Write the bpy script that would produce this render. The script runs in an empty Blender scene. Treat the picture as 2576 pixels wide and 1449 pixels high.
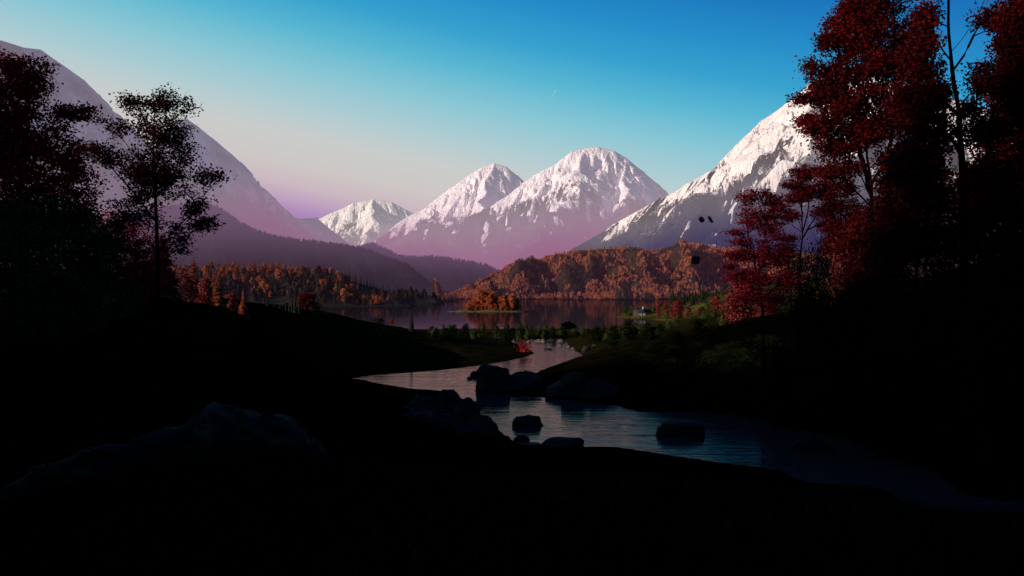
import bpy, math, random
import numpy as np

random.seed(7)
RNG = np.random.default_rng(11)
R = math.radians
sc = bpy.context.scene
COL = sc.collection

# ------------------------------------------------------------------ camera geometry
# The valley was measured from the photograph: eye 14 m above the lake, looking level along +Y,
# 55 degrees wide.  at() turns a measured direction and a distance into a point of the valley.
FOC, CX, CY, EYE = 2474.0, 1288.0, 724.5, 14.0
def at(px, py, d):
    return ((px - CX) / FOC * d, d, EYE - (py - CY) / FOC * d)
def on_level(px, py, z):
    d = (EYE - z) * FOC / (py - CY)
    return ((px - CX) / FOC * d, d)

# ------------------------------------------------------------------ noise
_P = np.random.default_rng(3).permutation(256)
_P = np.concatenate([_P, _P])
_G = np.array([[math.cos(a), math.sin(a)] for a in np.linspace(0, 2*math.pi, 16, endpoint=False)])
def pnoise(x, y):
    x = np.asarray(x, float); y = np.asarray(y, float)
    xi = np.floor(x).astype(int); yi = np.floor(y).astype(int)
    xf = x - xi; yf = y - yi
    u = xf*xf*xf*(xf*(xf*6-15)+10); v = yf*yf*yf*(yf*(yf*6-15)+10)
    def g(ix, iy, fx, fy):
        h = _P[(_P[ix & 255] + iy) & 255] & 15
        gr = _G[h]
        return gr[..., 0]*fx + gr[..., 1]*fy
    n00 = g(xi, yi, xf, yf); n10 = g(xi+1, yi, xf-1, yf)
    n01 = g(xi, yi+1, xf, yf-1); n11 = g(xi+1, yi+1, xf-1, yf-1)
    return ((n00*(1-u)+n10*u)*(1-v) + (n01*(1-u)+n11*u)*v) * 1.5
def fbm(x, y, o=5, gain=.5, lac=2.03):
    s = 0; a = 1; t = 0
    for i in range(o):
        s = s + a*pnoise(x + 17.3*i, y + 9.1*i); t += a
        a *= gain; x = x*lac; y = y*lac
    return s/t
def ridged(x, y, o=4, gain=.5, lac=2.1):
    s = 0; a = 1; t = 0
    for i in range(o):
        s = s + a*(1-np.abs(pnoise(x + 31.7*i, y + 5.3*i))*1.6); t += a
        a *= gain; x = x*lac; y = y*lac
    return s/t
def sstep(a, b, x):
    t = np.clip((x-a)/(b-a), 0, 1); return t*t*(3-2*t)
def noise3(p):
    return (fbm(p[:, 0]+p[:, 2]*.7, p[:, 1]-p[:, 2]*.6, 4) + fbm(p[:, 1]+7, p[:, 2]+3+p[:, 0]*.4, 4))*.6

# ------------------------------------------------------------------ mesh helpers
def mesh_np(name, V, groups, mat=None, smooth=False, attrs=None):
    """groups: list of (n,k) face index arrays; one mesh"""
    me = bpy.data.meshes.new(name)
    V = np.asarray(V, np.float32)
    me.vertices.add(len(V)); me.vertices.foreach_set('co', V.ravel())
    loops = np.concatenate([g.ravel() for g in groups]).astype(np.int32)
    sizes = np.concatenate([np.full(len(g), g.shape[1], np.int32) for g in groups])
    starts = np.concatenate([[0], np.cumsum(sizes)[:-1]]).astype(np.int32)
    me.loops.add(len(loops)); me.loops.foreach_set('vertex_index', loops)
    me.polygons.add(len(sizes)); me.polygons.foreach_set('loop_start', starts)
    try: me.polygons.foreach_set('loop_total', sizes)
    except Exception: pass
    if smooth: me.polygons.foreach_set('use_smooth', np.ones(len(sizes), bool))
    for k, a in (attrs or {}).items():
        at_ = me.attributes.new(k, 'FLOAT', 'POINT'); at_.data.foreach_set('value', np.asarray(a, np.float32).ravel())
    me.update(calc_edges=True); me.validate()
    if mat: me.materials.append(mat)
    return me
def link(name, me, parent=None, loc=None):
    o = bpy.data.objects.new(name, me); COL.objects.link(o)
    if parent: o.parent = parent
    if loc is not None: o.location = loc
    return o
def tag(o, label=None, cat=None, group=None, kind=None):
    if label: o['label'] = label
    if cat: o['category'] = cat
    if group: o['group'] = group
    if kind: o['kind'] = kind
    return o
def empty(name, loc, label, cat, group=None):
    o = bpy.data.objects.new(name, None); COL.objects.link(o); o.location = loc
    return tag(o, label, cat, group)
def grid_faces(nr, nc):
    i = np.arange(nr-1)[:, None]*nc + np.arange(nc-1)[None, :]
    i = i.ravel()
    return np.stack([i, i+1, i+nc+1, i+nc], 1)
def boxes(name, bl, mat, parent):
    V = []; F = []
    for (x0, x1, y0, y1, z0, z1) in bl:
        b = len(V)
        V += [(x0,y0,z0),(x1,y0,z0),(x1,y1,z0),(x0,y1,z0),(x0,y0,z1),(x1,y0,z1),(x1,y1,z1),(x0,y1,z1)]
        F += [[b,b+3,b+2,b+1],[b+4,b+5,b+6,b+7],[b,b+1,b+5,b+4],[b+1,b+2,b+6,b+5],[b+2,b+3,b+7,b+6],[b+3,b,b+4,b+7]]
    return link(name, mesh_np(name, V, [np.array(F)], mat), parent)

# ------------------------------------------------------------------ materials
class NT:
    def __init__(s, name):
        s.m = bpy.data.materials.new(name); s.m.use_nodes = True
        s.t = s.m.node_tree; s.t.nodes.clear()
        s.out = s.n('ShaderNodeOutputMaterial')
    def n(s, typ, **kw):
        nd = s.t.nodes.new(typ)
        for k, v in kw.items():
            if isinstance(v, bpy.types.NodeSocket): s.t.links.new(v, nd.inputs[k])
            elif k in nd.inputs: nd.inputs[k].default_value = v
            else: setattr(nd, k, v)
        return nd
    def l(s, a, b): s.t.links.new(a, b)
    def math(s, op, a, b=None, clamp=False):
        nd = s.t.nodes.new('ShaderNodeMath'); nd.operation = op; nd.use_clamp = clamp
        for i, v in enumerate((a, b)):
            if v is None: continue
            if isinstance(v, bpy.types.NodeSocket): s.l(v, nd.inputs[i])
            else: nd.inputs[i].default_value = v
        return nd.outputs[0]
    def mix(s, f, a, b):
        nd = s.t.nodes.new('ShaderNodeMix'); nd.data_type = 'RGBA'
        for i, v in ((0, f), (6, a), (7, b)):
            if isinstance(v, bpy.types.NodeSocket): s.l(v, nd.inputs[i])
            else: nd.inputs[i].default_value = v if i == 0 else (*v, 1)
        return nd.outputs[2]
    def noise(s, scale, detail=4, vec=None, rough=.55, map_scale=None, coord='Object'):
        if vec is None:
            tc = s.n('ShaderNodeTexCoord'); vec = tc.outputs[coord]
        if map_scale:
            mp = s.n('ShaderNodeMapping'); s.l(vec, mp.inputs[0]); mp.inputs['Scale'].default_value = map_scale; vec = mp.outputs[0]
        nd = s.n('ShaderNodeTexNoise'); s.l(vec, nd.inputs['Vector'])
        nd.inputs['Scale'].default_value = scale; nd.inputs['Detail'].default_value = detail; nd.inputs['Roughness'].default_value = rough
        return nd.outputs[0]
    def ramp(s, f, stops):
        nd = s.n('ShaderNodeValToRGB'); s.l(f, nd.inputs[0]); cr = nd.color_ramp
        while len(cr.elements) < len(stops): cr.elements.new(.5)
        for e, (p, c) in zip(cr.elements, stops): e.position = p; e.color = (*c, 1) if len(c) == 3 else c
        return nd.outputs[0]
    def range(s, v, a, b, c=0., d=1.):
        nd = s.n('ShaderNodeMapRange'); s.l(v, nd.inputs[0])
        for i, q in enumerate((a, b, c, d)): nd.inputs[i+1].default_value = q
        return nd.outputs[0]
    def bump(s, h, strength, dist):
        nd = s.n('ShaderNodeBump'); s.l(h, nd.inputs['Height']); nd.inputs['Strength'].default_value = strength; nd.inputs['Distance'].default_value = dist
        return nd.outputs[0]
    def attr(s, name):
        nd = s.n('ShaderNodeAttribute'); nd.attribute_name = name; return nd.outputs['Fac']
    def bsdf(s, color, rough=.8, spec=.2, normal=None):
        nd = s.n('ShaderNodeBsdfPrincipled')
        if isinstance(color, bpy.types.NodeSocket): s.l(color, nd.inputs['Base Color'])
        else: nd.inputs['Base Color'].default_value = (*color, 1)
        nd.inputs['Roughness'].default_value = rough; nd.inputs['Specular IOR Level'].default_value = spec
        if normal is not None: s.l(normal, nd.inputs['Normal'])
        return nd.outputs[0]
    def finish(s, sh):
        s.l(sh, s.out.inputs['Surface']); return s.m
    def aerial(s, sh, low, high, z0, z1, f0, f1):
        """valley haze painted onto the surface as emission: thick low down, thin above, fixed in the world"""
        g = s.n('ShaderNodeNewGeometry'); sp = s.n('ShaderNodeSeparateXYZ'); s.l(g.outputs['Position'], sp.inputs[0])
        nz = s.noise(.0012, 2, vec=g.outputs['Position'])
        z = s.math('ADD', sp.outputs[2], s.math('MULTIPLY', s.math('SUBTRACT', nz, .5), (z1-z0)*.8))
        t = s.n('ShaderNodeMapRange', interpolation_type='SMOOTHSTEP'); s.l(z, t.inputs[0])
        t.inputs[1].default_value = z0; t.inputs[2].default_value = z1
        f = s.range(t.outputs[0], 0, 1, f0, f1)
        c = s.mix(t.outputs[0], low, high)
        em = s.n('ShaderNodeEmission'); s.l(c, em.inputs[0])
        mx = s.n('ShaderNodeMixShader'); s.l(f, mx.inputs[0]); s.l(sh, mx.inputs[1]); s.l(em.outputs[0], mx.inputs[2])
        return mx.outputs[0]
def srgb(r, g, b):
    f = lambda c: (c/255/12.92) if c <= 10.3 else ((c/255+.055)/1.055)**2.4
    return (f(r), f(g), f(b))

def rock_face_mat(name, haze, snow_hi=(.80,.74,.72), snow_lo=(.55,.47,.46), forest=(.03,.025,.035), forest2=(.07,.045,.05), scale=1., fold_shade=0.):
    t = NT(name)
    streak = t.noise(.02*scale, 6, map_scale=(1, 1, .22), rough=.62)
    fine = t.noise(.09*scale, 5, map_scale=(1, 1, .35), rough=.65)
    tree = t.noise(.16*scale, 3, map_scale=(1, 1, .35), rough=.7)
    rock = t.mix(t.range(streak, .38, .6), snow_lo, snow_hi)
    rock = t.mix(t.math('MULTIPLY', t.range(fine, .58, .75), .3), rock, (.40,.33,.36))
    rock = t.mix(t.math('MULTIPLY', t.range(t.noise(.06*scale, 4, map_scale=(1, 1, .1), rough=.6), .57, .63), .42), rock, (.47,.39,.43))
    if fold_shade:
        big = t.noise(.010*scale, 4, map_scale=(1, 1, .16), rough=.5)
        rock = t.mix(t.math('MULTIPLY', t.range(big, .5, .6), fold_shade), rock, (.20,.15,.19))  # shade of the rock folds painted in as dark vertical bands
    fo = t.mix(t.range(tree, .45, .72), forest, forest2)
    s = t.attr('snow')
    f = t.math('ADD', s, t.math('MULTIPLY', t.math('SUBTRACT', fine, .5), 1.3))
    f = t.math('ADD', f, t.math('MULTIPLY', t.math('SUBTRACT', streak, .5), .9))
    f = t.range(f, .42, .58)
    c = t.mix(f, fo, rock)
    rib = t.noise(.035*scale, 5, map_scale=(1, 1, .10), rough=.6); rib2 = t.noise(.11*scale, 4, map_scale=(1, 1, .14), rough=.6)
    rock_h = t.math('ADD', t.math('MULTIPLY', rib, 34/scale), t.math('MULTIPLY', rib2, 9/scale))
    h = t.math('ADD', t.math('MULTIPLY', rock_h, t.math('ADD', t.math('MULTIPLY', f, .75), .25)), t.math('MULTIPLY', t.math('MULTIPLY', tree, t.math('SUBTRACT', 1., f)), 7/scale))
    nb = t.bump(h, .75, 1.0)
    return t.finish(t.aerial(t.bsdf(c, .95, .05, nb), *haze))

def leaf_mat(name, c1, c2, var=.6, rough=.6, spec=.15, scale=.35, haze=None, trans=0.):
    t = NT(name)
    oi = t.n('ShaderNodeObjectInfo')
    nz = t.noise(scale, 4, rough=.7)
    f = t.math('ADD', t.range(nz, .35, .65), t.math('MULTIPLY', t.math('SUBTRACT', oi.outputs['Random'], .5), var), clamp=True)
    c = t.mix(f, c1, c2)
    sh = t.bsdf(c, rough, spec)
    if trans > 0:
        tr = t.n('ShaderNodeBsdfTranslucent'); t.l(c, tr.inputs[0])
        mx = t.n('ShaderNodeMixShader'); mx.inputs[0].default_value = trans
        t.l(sh, mx.inputs[1]); t.l(tr.outputs[0], mx.inputs[2]); sh = mx.outputs[0]
    if haze: sh = t.aerial(sh, *haze)
    return t.finish(sh)
def plain_mat(name, c1, c2, scale=1., rough=.9, spec=.1, bump=0., bscale=None, haze=None, top=None):
    t = NT(name)
    nz = t.noise(scale, 6, rough=.65)
    c = t.mix(t.range(nz, .35, .65), c1, c2)
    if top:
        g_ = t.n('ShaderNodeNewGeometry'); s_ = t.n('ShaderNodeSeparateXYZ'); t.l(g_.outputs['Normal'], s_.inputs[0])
        c = t.mix(t.math('MULTIPLY', t.range(s_.outputs[2], .2, .9), t.range(nz, .3, .6)), c, top)  # shade put into the colour: up-facing parts paler, sides left dark
    nb = t.bump(t.noise(bscale or scale*3, 6, rough=.65), .8, bump) if bump else None
    sh = t.bsdf(c, rough, spec, nb)
    if haze: sh = t.aerial(sh, *haze)
    return t.finish(sh)

# painted haze tuples: colour low, colour high, z low, z high, amount low, amount high
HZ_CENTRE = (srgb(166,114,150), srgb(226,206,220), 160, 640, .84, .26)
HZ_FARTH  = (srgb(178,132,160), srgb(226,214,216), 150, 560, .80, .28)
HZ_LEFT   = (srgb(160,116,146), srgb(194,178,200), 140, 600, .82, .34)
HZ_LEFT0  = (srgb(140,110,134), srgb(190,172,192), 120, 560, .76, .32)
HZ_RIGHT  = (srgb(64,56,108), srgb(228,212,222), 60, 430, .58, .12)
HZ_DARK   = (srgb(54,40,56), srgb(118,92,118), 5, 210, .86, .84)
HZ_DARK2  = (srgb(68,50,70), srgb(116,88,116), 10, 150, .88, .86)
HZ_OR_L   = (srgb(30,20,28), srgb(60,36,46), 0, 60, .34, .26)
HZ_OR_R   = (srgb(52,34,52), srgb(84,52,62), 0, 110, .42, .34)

# ------------------------------------------------------------------ sky
def build_world(sun_el, sun_rot):
    w = bpy.data.worlds.new('World'); sc.world = w; w.use_nodes = True
    t = w.node_tree; t.nodes.clear()
    N = t.nodes.new; L = t.links.new
    out = N('ShaderNodeOutputWorld'); bg = N('ShaderNodeBackground')
    sky = N('ShaderNodeTexSky'); sky.sky_type = 'NISHITA'; sky.sun_disc = False
    sky.sun_elevation = sun_el; sky.sun_rotation = sun_rot; sky.altitude = 400; sky.dust_density = 2.0
    tc = N('ShaderNodeTexCoord')
    dot = N('ShaderNodeVectorMath'); dot.operation = 'DOT_PRODUCT'; L(tc.outputs['Generated'], dot.inputs[0])
    dot.inputs[1].default_value = (.19, 0, 1)
    mr = N('ShaderNodeMapRange'); L(dot.outputs['Value'], mr.inputs[0]); mr.inputs[1].default_value = -.05; mr.inputs[2].default_value = .95
    cr = N('ShaderNodeValToRGB'); L(mr.outputs[0], cr.inputs[0])
    px = lambda v: v/FOC + .05
    stops = [(0, srgb(60,50,70)), (px(55), srgb(166,122,184)), (px(84), srgb(174,134,188)), (px(112), srgb(190,160,192)), (px(150), srgb(205,184,194)),
             (px(200), srgb(207,200,198)), (px(270), srgb(204,206,204)), (px(345), srgb(176,206,212)), (px(430), srgb(138,200,214)),
             (px(520), srgb(88,184,212)), (px(600), srgb(52,162,208)), (px(690), srgb(30,142,202)), (px(800), srgb(14,116,188)),
             (px(1000), srgb(6,78,150)), (px(1500), srgb(4,40,92)), (1, srgb(3,24,60))]
    e = cr.color_ramp.elements
    while len(e) < len(stops): e.new(.5)
    for q, (p, c) in zip(e, stops): q.position = p; q.color = (*c, 1)
    # the glow lies ahead, over the valley; the sky behind is already dusk blue
    sp = N('ShaderNodeSeparateXYZ'); L(tc.outputs['Generated'], sp.inputs[0])
    fr = N('ShaderNodeMapRange'); fr.interpolation_type = 'SMOOTHSTEP'; L(sp.outputs[1], fr.inputs[0])
    fr.inputs[1].default_value = -.1; fr.inputs[2].default_value = .65; fr.inputs[3].default_value = 1.; fr.inputs[4].default_value = 1
    mul = N('ShaderNodeVectorMath'); mul.operation = 'SCALE'; L(cr.outputs[0], mul.inputs[0]); L(fr.outputs[0], mul.inputs['Scale'])
    sk = N('ShaderNodeVectorMath'); sk.operation = 'SCALE'; L(sky.outputs[0], sk.inputs[0]); sk.inputs['Scale'].default_value = .012
    gain = N('ShaderNodeVectorMath'); gain.operation = 'SCALE'; L(mul.outputs[0], gain.inputs[0]); gain.inputs['Scale'].default_value = 9.6
    sk2 = N('ShaderNodeVectorMath'); sk2.operation = 'SCALE'; L(sky.outputs[0], sk2.inputs[0]); sk2.inputs['Scale'].default_value = .04
    add = N('ShaderNodeVectorMath'); add.operation = 'ADD'; L(gain.outputs[0], add.inputs[0]); L(sk2.outputs[0], add.inputs[1])
    L(add.outputs[0], bg.inputs[0]); bg.inputs[1].default_value = .1
    L(bg.outputs[0], out.inputs[0])

SUN_EL, SUN_AZ = R(14), R(22)          # low, from the left and a little behind
to_sun = (-math.cos(SUN_AZ)*math.cos(SUN_EL), -math.sin(SUN_AZ)*math.cos(SUN_EL), math.sin(SUN_EL))
build_world(SUN_EL, math.atan2(to_sun[0], to_sun[1]))
sun = bpy.data.lights.new('sun', 'SUN'); sun.energy = 5.0; sun.angle = R(.53); sun.color = (1, .86, .74)
so = bpy.data.objects.new('sun', sun); COL.objects.link(so); so.location = (-200, -100, 300)
from mathutils import Vector
so.rotation_euler = Vector(to_sun).to_track_quat('Z', 'Y').to_euler()

cam = bpy.data.cameras.new('camera'); cam.sensor_width = 36; cam.lens = 18/math.tan(R(27.5)); cam.clip_start = .1; cam.clip_end = 40000
co = bpy.data.objects.new('camera', cam); COL.objects.link(co); co.location = (0, 0, EYE); co.rotation_euler = (R(90), 0, 0)
sc.camera = co
sc.view_settings.view_transform = 'Standard'; sc.view_settings.look = 'None'; sc.view_settings.exposure = 0
sc.render.engine = 'CYCLES'; sc.cycles.max_bounces = 5; sc.cycles.use_denoising = True

# ------------------------------------------------------------------ mountains
def polyline(pts, step):
    P = np.array([at(*p) for p in pts]); out = [P[0]]
    for a, b in zip(P[:-1], P[1:]):
        n = max(1, int(np.linalg.norm((b-a)[:2])/step))
        for k in range(1, n+1): out.append(a + (b-a)*k/n)
    return np.array(out)
def Yc(X, Y, ln):
    Q = np.array([at(*p) for p in ln]); d = np.full(X.shape, 1e9)
    for a, b in zip(Q[:-1, :2], Q[1:, :2]):
        ab = b-a; t = np.clip(((X-a[0])*ab[0]+(Y-a[1])*ab[1])/(ab@ab), 0, 1)
        d = np.minimum(d, np.hypot(X-a[0]-ab[0]*t, Y-a[1]-ab[1]*t))
    return d
def mountain(label, lines, px0, px1, d0, d1, mat, snow_z, snow_w, slope=1.05, flute=110., freq=.012, nc=420, nr=260, seed=0., curve=.93, snow_tilt=0., jag=6.):
    pxs = np.linspace(px0, px1, nc); ds = np.linspace(d0, d1, nr)
    D, PX = np.meshgrid(ds, pxs, indexing='ij')
    X = (PX-CX)/FOC*D; Y = D
    best = np.full(X.shape, -1e9); S = np.zeros(X.shape); DD = np.zeros(X.shape)
    wx = fbm(X*.0022+seed, Y*.0022, 4)*150; wy = fbm(X*.0022+seed+40, Y*.0022+9, 4)*150
    bx = fbm(X*.008+seed, Y*.008, 3)*70
    off = 0.
    for li, (ln, slp) in enumerate(lines):
        wk = 0. if li == 0 else 1.
        wr = sstep(0, 400, Yc(X, Y, lines[0][0])) if wk else 0.
        XX = X + wk*wr*(wx*1.0 + bx); YY = Y + wk*wr*wy
        P = polyline(ln, 45.); s = np.concatenate([[0], np.cumsum(np.linalg.norm(np.diff(P[:, :2], axis=0), axis=1))])
        P[:, 2] += fbm(s*.010+seed*3+off, s*0+2.2, 5)*jag*1.8
        for k in range(len(P)-1):
            a, b = P[k], P[k+1]; ab = b[:2]-a[:2]; L2 = (ab**2).sum()+1e-6
            tt = np.clip(((XX-a[0])*ab[0]+(YY-a[1])*ab[1])/L2, 0, 1)
            d = np.hypot(XX-a[0]-ab[0]*tt, YY-a[1]-ab[1]*tt)
            d = np.sqrt(d*d+14.**2)-14.
            z = a[2]+(b[2]-a[2])*tt
            h = z - slope*slp*(d+1e-3)**curve*(1000**(1-curve))
            m = h > best
            best = np.where(m, h, best); S = np.where(m, s[k]+(s[k+1]-s[k])*tt+off, S); DD = np.where(m, d, DD)
        off += 5000.
    env = sstep(0, 160, DD)
    # ribs and couloirs running down the fall line from the crest
    a1 = ridged((S+wx*.55)*freq, DD*freq*.16+seed, 4) - .62
    a2 = ridged((S+wx*.8)*freq*3.1+5, DD*freq*.45+seed, 3) - .6
    a3 = fbm(X*.0045+seed, Y*.0045, 5)
    a4 = ridged((S+wx*.5)*freq*7.5+11, DD*freq*1.1+seed, 3) - .6
    Z = best + env*(flute*1.0*a1 + flute*.80*a2 + flute*.30*a4) + env*flute*.7*a3*sstep(60, 500, DD) + fbm(X*.02, Y*.02+seed, 3)*flute*.05*sstep(0, 60, DD)
    Z = np.minimum(Z, best + 10 + .06*DD)
    Z = np.maximum(Z, -8 + 0*Z)
    sl = fbm(X*.0035+seed*2, Y*.0035, 4)
    sp = fbm(X*.012+seed, Y*.012+4, 4)
    snow = .5 + (Z - snow_z - snow_tilt*(X-X.mean()))/snow_w + sl*1.1 + a1*.6 + a2*.35 + .9*sstep(.22, .42, sp)*sstep(-2.2, -.6, (Z-snow_z)/snow_w)
    V = np.stack([X, Y, Z], -1).reshape(-1, 3)
    me = mesh_np('mountain', V, [grid_faces(nr, nc)], mat, True, {'snow': snow.ravel()})
    o = link('mountain', me)
    return tag(o, label, 'mountain', kind='structure')

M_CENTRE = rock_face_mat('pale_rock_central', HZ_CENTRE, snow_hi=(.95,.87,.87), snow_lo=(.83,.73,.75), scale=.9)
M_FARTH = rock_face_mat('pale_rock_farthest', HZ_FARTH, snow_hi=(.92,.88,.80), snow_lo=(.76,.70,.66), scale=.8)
M_LEFT = rock_face_mat('pale_rock_shaded', HZ_LEFT, snow_hi=(.90,.82,.86), snow_lo=(.55,.47,.52), scale=.7, fold_shade=.95)
M_LEFT0 = rock_face_mat('pale_rock_left', HZ_LEFT0, snow_hi=(.90,.82,.84), snow_lo=(.52,.44,.48), scale=.7, fold_shade=.95)
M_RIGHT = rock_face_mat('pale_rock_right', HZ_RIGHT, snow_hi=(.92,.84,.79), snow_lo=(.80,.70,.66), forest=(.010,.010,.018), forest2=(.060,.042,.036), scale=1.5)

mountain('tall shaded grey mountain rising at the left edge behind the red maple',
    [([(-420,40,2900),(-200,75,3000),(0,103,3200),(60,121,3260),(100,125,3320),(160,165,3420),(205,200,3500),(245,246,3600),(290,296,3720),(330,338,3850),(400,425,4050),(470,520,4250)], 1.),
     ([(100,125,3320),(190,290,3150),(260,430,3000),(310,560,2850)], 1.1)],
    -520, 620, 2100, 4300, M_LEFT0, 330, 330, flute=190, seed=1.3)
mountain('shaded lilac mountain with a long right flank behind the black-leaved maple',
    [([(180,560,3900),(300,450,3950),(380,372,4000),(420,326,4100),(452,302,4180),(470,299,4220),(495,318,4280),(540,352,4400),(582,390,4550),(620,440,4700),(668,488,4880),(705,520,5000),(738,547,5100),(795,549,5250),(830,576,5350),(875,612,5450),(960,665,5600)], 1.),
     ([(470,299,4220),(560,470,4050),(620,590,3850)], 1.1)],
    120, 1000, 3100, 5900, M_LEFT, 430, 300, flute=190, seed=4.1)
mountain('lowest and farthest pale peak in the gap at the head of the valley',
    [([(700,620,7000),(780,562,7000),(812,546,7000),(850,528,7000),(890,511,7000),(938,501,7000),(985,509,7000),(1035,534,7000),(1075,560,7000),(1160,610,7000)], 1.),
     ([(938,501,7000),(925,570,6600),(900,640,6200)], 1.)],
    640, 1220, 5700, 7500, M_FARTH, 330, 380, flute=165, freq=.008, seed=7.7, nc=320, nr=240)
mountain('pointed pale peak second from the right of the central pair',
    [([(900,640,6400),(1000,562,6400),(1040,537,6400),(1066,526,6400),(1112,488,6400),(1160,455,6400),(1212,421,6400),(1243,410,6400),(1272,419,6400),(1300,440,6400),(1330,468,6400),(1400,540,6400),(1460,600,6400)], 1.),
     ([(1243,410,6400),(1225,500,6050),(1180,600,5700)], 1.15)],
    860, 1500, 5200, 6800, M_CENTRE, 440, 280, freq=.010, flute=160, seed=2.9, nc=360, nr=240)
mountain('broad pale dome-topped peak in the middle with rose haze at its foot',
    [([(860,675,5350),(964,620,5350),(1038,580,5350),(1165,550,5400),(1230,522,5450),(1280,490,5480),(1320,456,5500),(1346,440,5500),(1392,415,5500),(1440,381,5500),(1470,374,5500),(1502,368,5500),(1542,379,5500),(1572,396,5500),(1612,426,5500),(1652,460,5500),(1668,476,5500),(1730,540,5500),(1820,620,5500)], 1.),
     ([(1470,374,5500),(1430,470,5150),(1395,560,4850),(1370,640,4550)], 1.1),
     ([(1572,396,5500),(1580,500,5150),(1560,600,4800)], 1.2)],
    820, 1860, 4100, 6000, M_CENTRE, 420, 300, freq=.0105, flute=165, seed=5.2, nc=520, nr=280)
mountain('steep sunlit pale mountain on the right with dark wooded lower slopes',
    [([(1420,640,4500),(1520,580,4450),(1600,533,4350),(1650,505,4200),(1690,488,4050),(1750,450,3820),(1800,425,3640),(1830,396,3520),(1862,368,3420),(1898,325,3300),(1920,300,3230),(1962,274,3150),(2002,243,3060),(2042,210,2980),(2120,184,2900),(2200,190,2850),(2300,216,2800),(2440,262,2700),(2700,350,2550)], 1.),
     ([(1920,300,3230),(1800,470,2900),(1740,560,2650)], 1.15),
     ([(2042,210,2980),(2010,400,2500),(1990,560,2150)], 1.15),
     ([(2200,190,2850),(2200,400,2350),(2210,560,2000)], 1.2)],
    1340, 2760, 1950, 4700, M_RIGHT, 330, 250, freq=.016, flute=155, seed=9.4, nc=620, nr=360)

# ------------------------------------------------------------------ nearer hills
class Hill:
    def __init__(s, ridge, depth, shore, amp, seed, power=.85, back=.5):
        s.r = np.array(ridge, float); s.d = np.array(depth, float); s.s = np.array(shore, float); s.amp = amp; s.seed = seed; s.pw = power; s.back = back
    def pt(s, px, t):
        px = np.asarray(px, float); t = np.asarray(t, float)
        rpy = np.interp(px, s.r[:, 0], s.r[:, 1]); rd = np.interp(px, s.d[:, 0], s.d[:, 1]); spy = np.interp(px, s.s[:, 0], s.s[:, 1])
        sd = EYE*FOC/(spy-CY)
        zr = EYE-(rpy-CY)/FOC*rd
        d = sd+(rd-sd)*t
        tt = np.clip(t, 0, 1)
        z = zr*tt**s.pw
        z = np.where(t > 1, zr*(1-(t-1)*1.6), z)
        x = (px-CX)/FOC*d
        e = np.clip(4*tt*(1-tt), 0, 1)
        nz = ridged(px*.007+s.seed+d*.0012, d*.0013+s.seed, 3)-.62
        z = z + s.amp*e*(nz*1.1+fbm(x*.012+s.seed, d*.012, 4)*.5)
        z = np.where(t < 0, t*20, z)
        return np.stack([x, d, z], -1)
    def build(s, name, label, mat, px0, px1, nc=300, nr=120):
        PX, T = np.meshgrid(np.linspace(px0, px1, nc), np.concatenate([[-.06], np.linspace(0, 1+s.back, nr-1)]))
        V = s.pt(PX.ravel(), T.ravel())
        o = link(name, mesh_np(name, V, [grid_faces(nr, nc)], mat, True))
        return tag(o, label, 'hill', kind='structure')

hill_dark = Hill([(-300,560),(150,560),(300,545),(420,522),(520,513),(560,530),(600,560),(640,580),(690,597),(760,607),(850,618),(900,624),(935,634),(971,650),(1021,668),(1060,698),(1105,733),(1170,757)],
                 [(-300,1900),(520,2100),(900,2200),(1170,1700)], [(-300,743),(1170,743)], 26, 3.3, .8)
hill_dark2 = Hill([(700,640),(850,634),(900,623),(937,613),(975,630),(1008,646),(1050,649),(1090,646),(1150,655),(1220,667),(1290,700),(1400,740)],
                  [(700,2600),(1400,2600)], [(700,740),(1400,740)], 22, 8.8, .8)
hill_left = Hill([(150,700),(420,692),(520,678),(650,680),(760,686),(830,694),(900,712),(980,733),(1050,747),(1110,756),(1152,760)],
                 [(150,1000),(900,1010),(1152,1000)], [(150,773),(950,772),(1060,769),(1120,764),(1152,761.2)], 11, 1.7, .9)
hill_right = Hill([(1085,756),(1130,746),(1200,712),(1260,679),(1330,658),(1420,640),(1500,627),(1560,624),(1640,630),(1720,616),(1770,619),(1850,630),(2000,640),(2200,640),(2560,650)],
                  [(1085,1240),(1130,1330),(1260,1600),(1500,1900),(2560,1900)], [(1085,753.4),(1400,752.2),(1500,753.6),(1690,752.4),(2560,752)], 58, 6.1, .9)
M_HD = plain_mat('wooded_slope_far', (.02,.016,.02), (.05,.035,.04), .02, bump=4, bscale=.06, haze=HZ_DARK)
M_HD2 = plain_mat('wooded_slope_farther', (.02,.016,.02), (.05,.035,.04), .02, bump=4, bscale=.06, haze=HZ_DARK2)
M_HL = plain_mat('dark_hillside', (.012,.010,.008), (.035,.026,.014), .03, bump=.6, bscale=.3, haze=HZ_OR_L)
M_HR = plain_mat('meadow_hillside', (.012,.009,.008), (.05,.03,.014), .02, bump=.8, bscale=.2, haze=HZ_OR_R)
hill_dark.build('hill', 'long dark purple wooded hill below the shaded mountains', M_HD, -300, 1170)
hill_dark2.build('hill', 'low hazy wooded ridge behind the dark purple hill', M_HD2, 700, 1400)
hill_left.build('hill', 'low wooded hill with rust trees left of the lake', M_HL, 150, 1152)
hill_right.build('hill', 'rounded hill of orange woods on the far right shore', M_HR, 1085, 2560)

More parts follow.
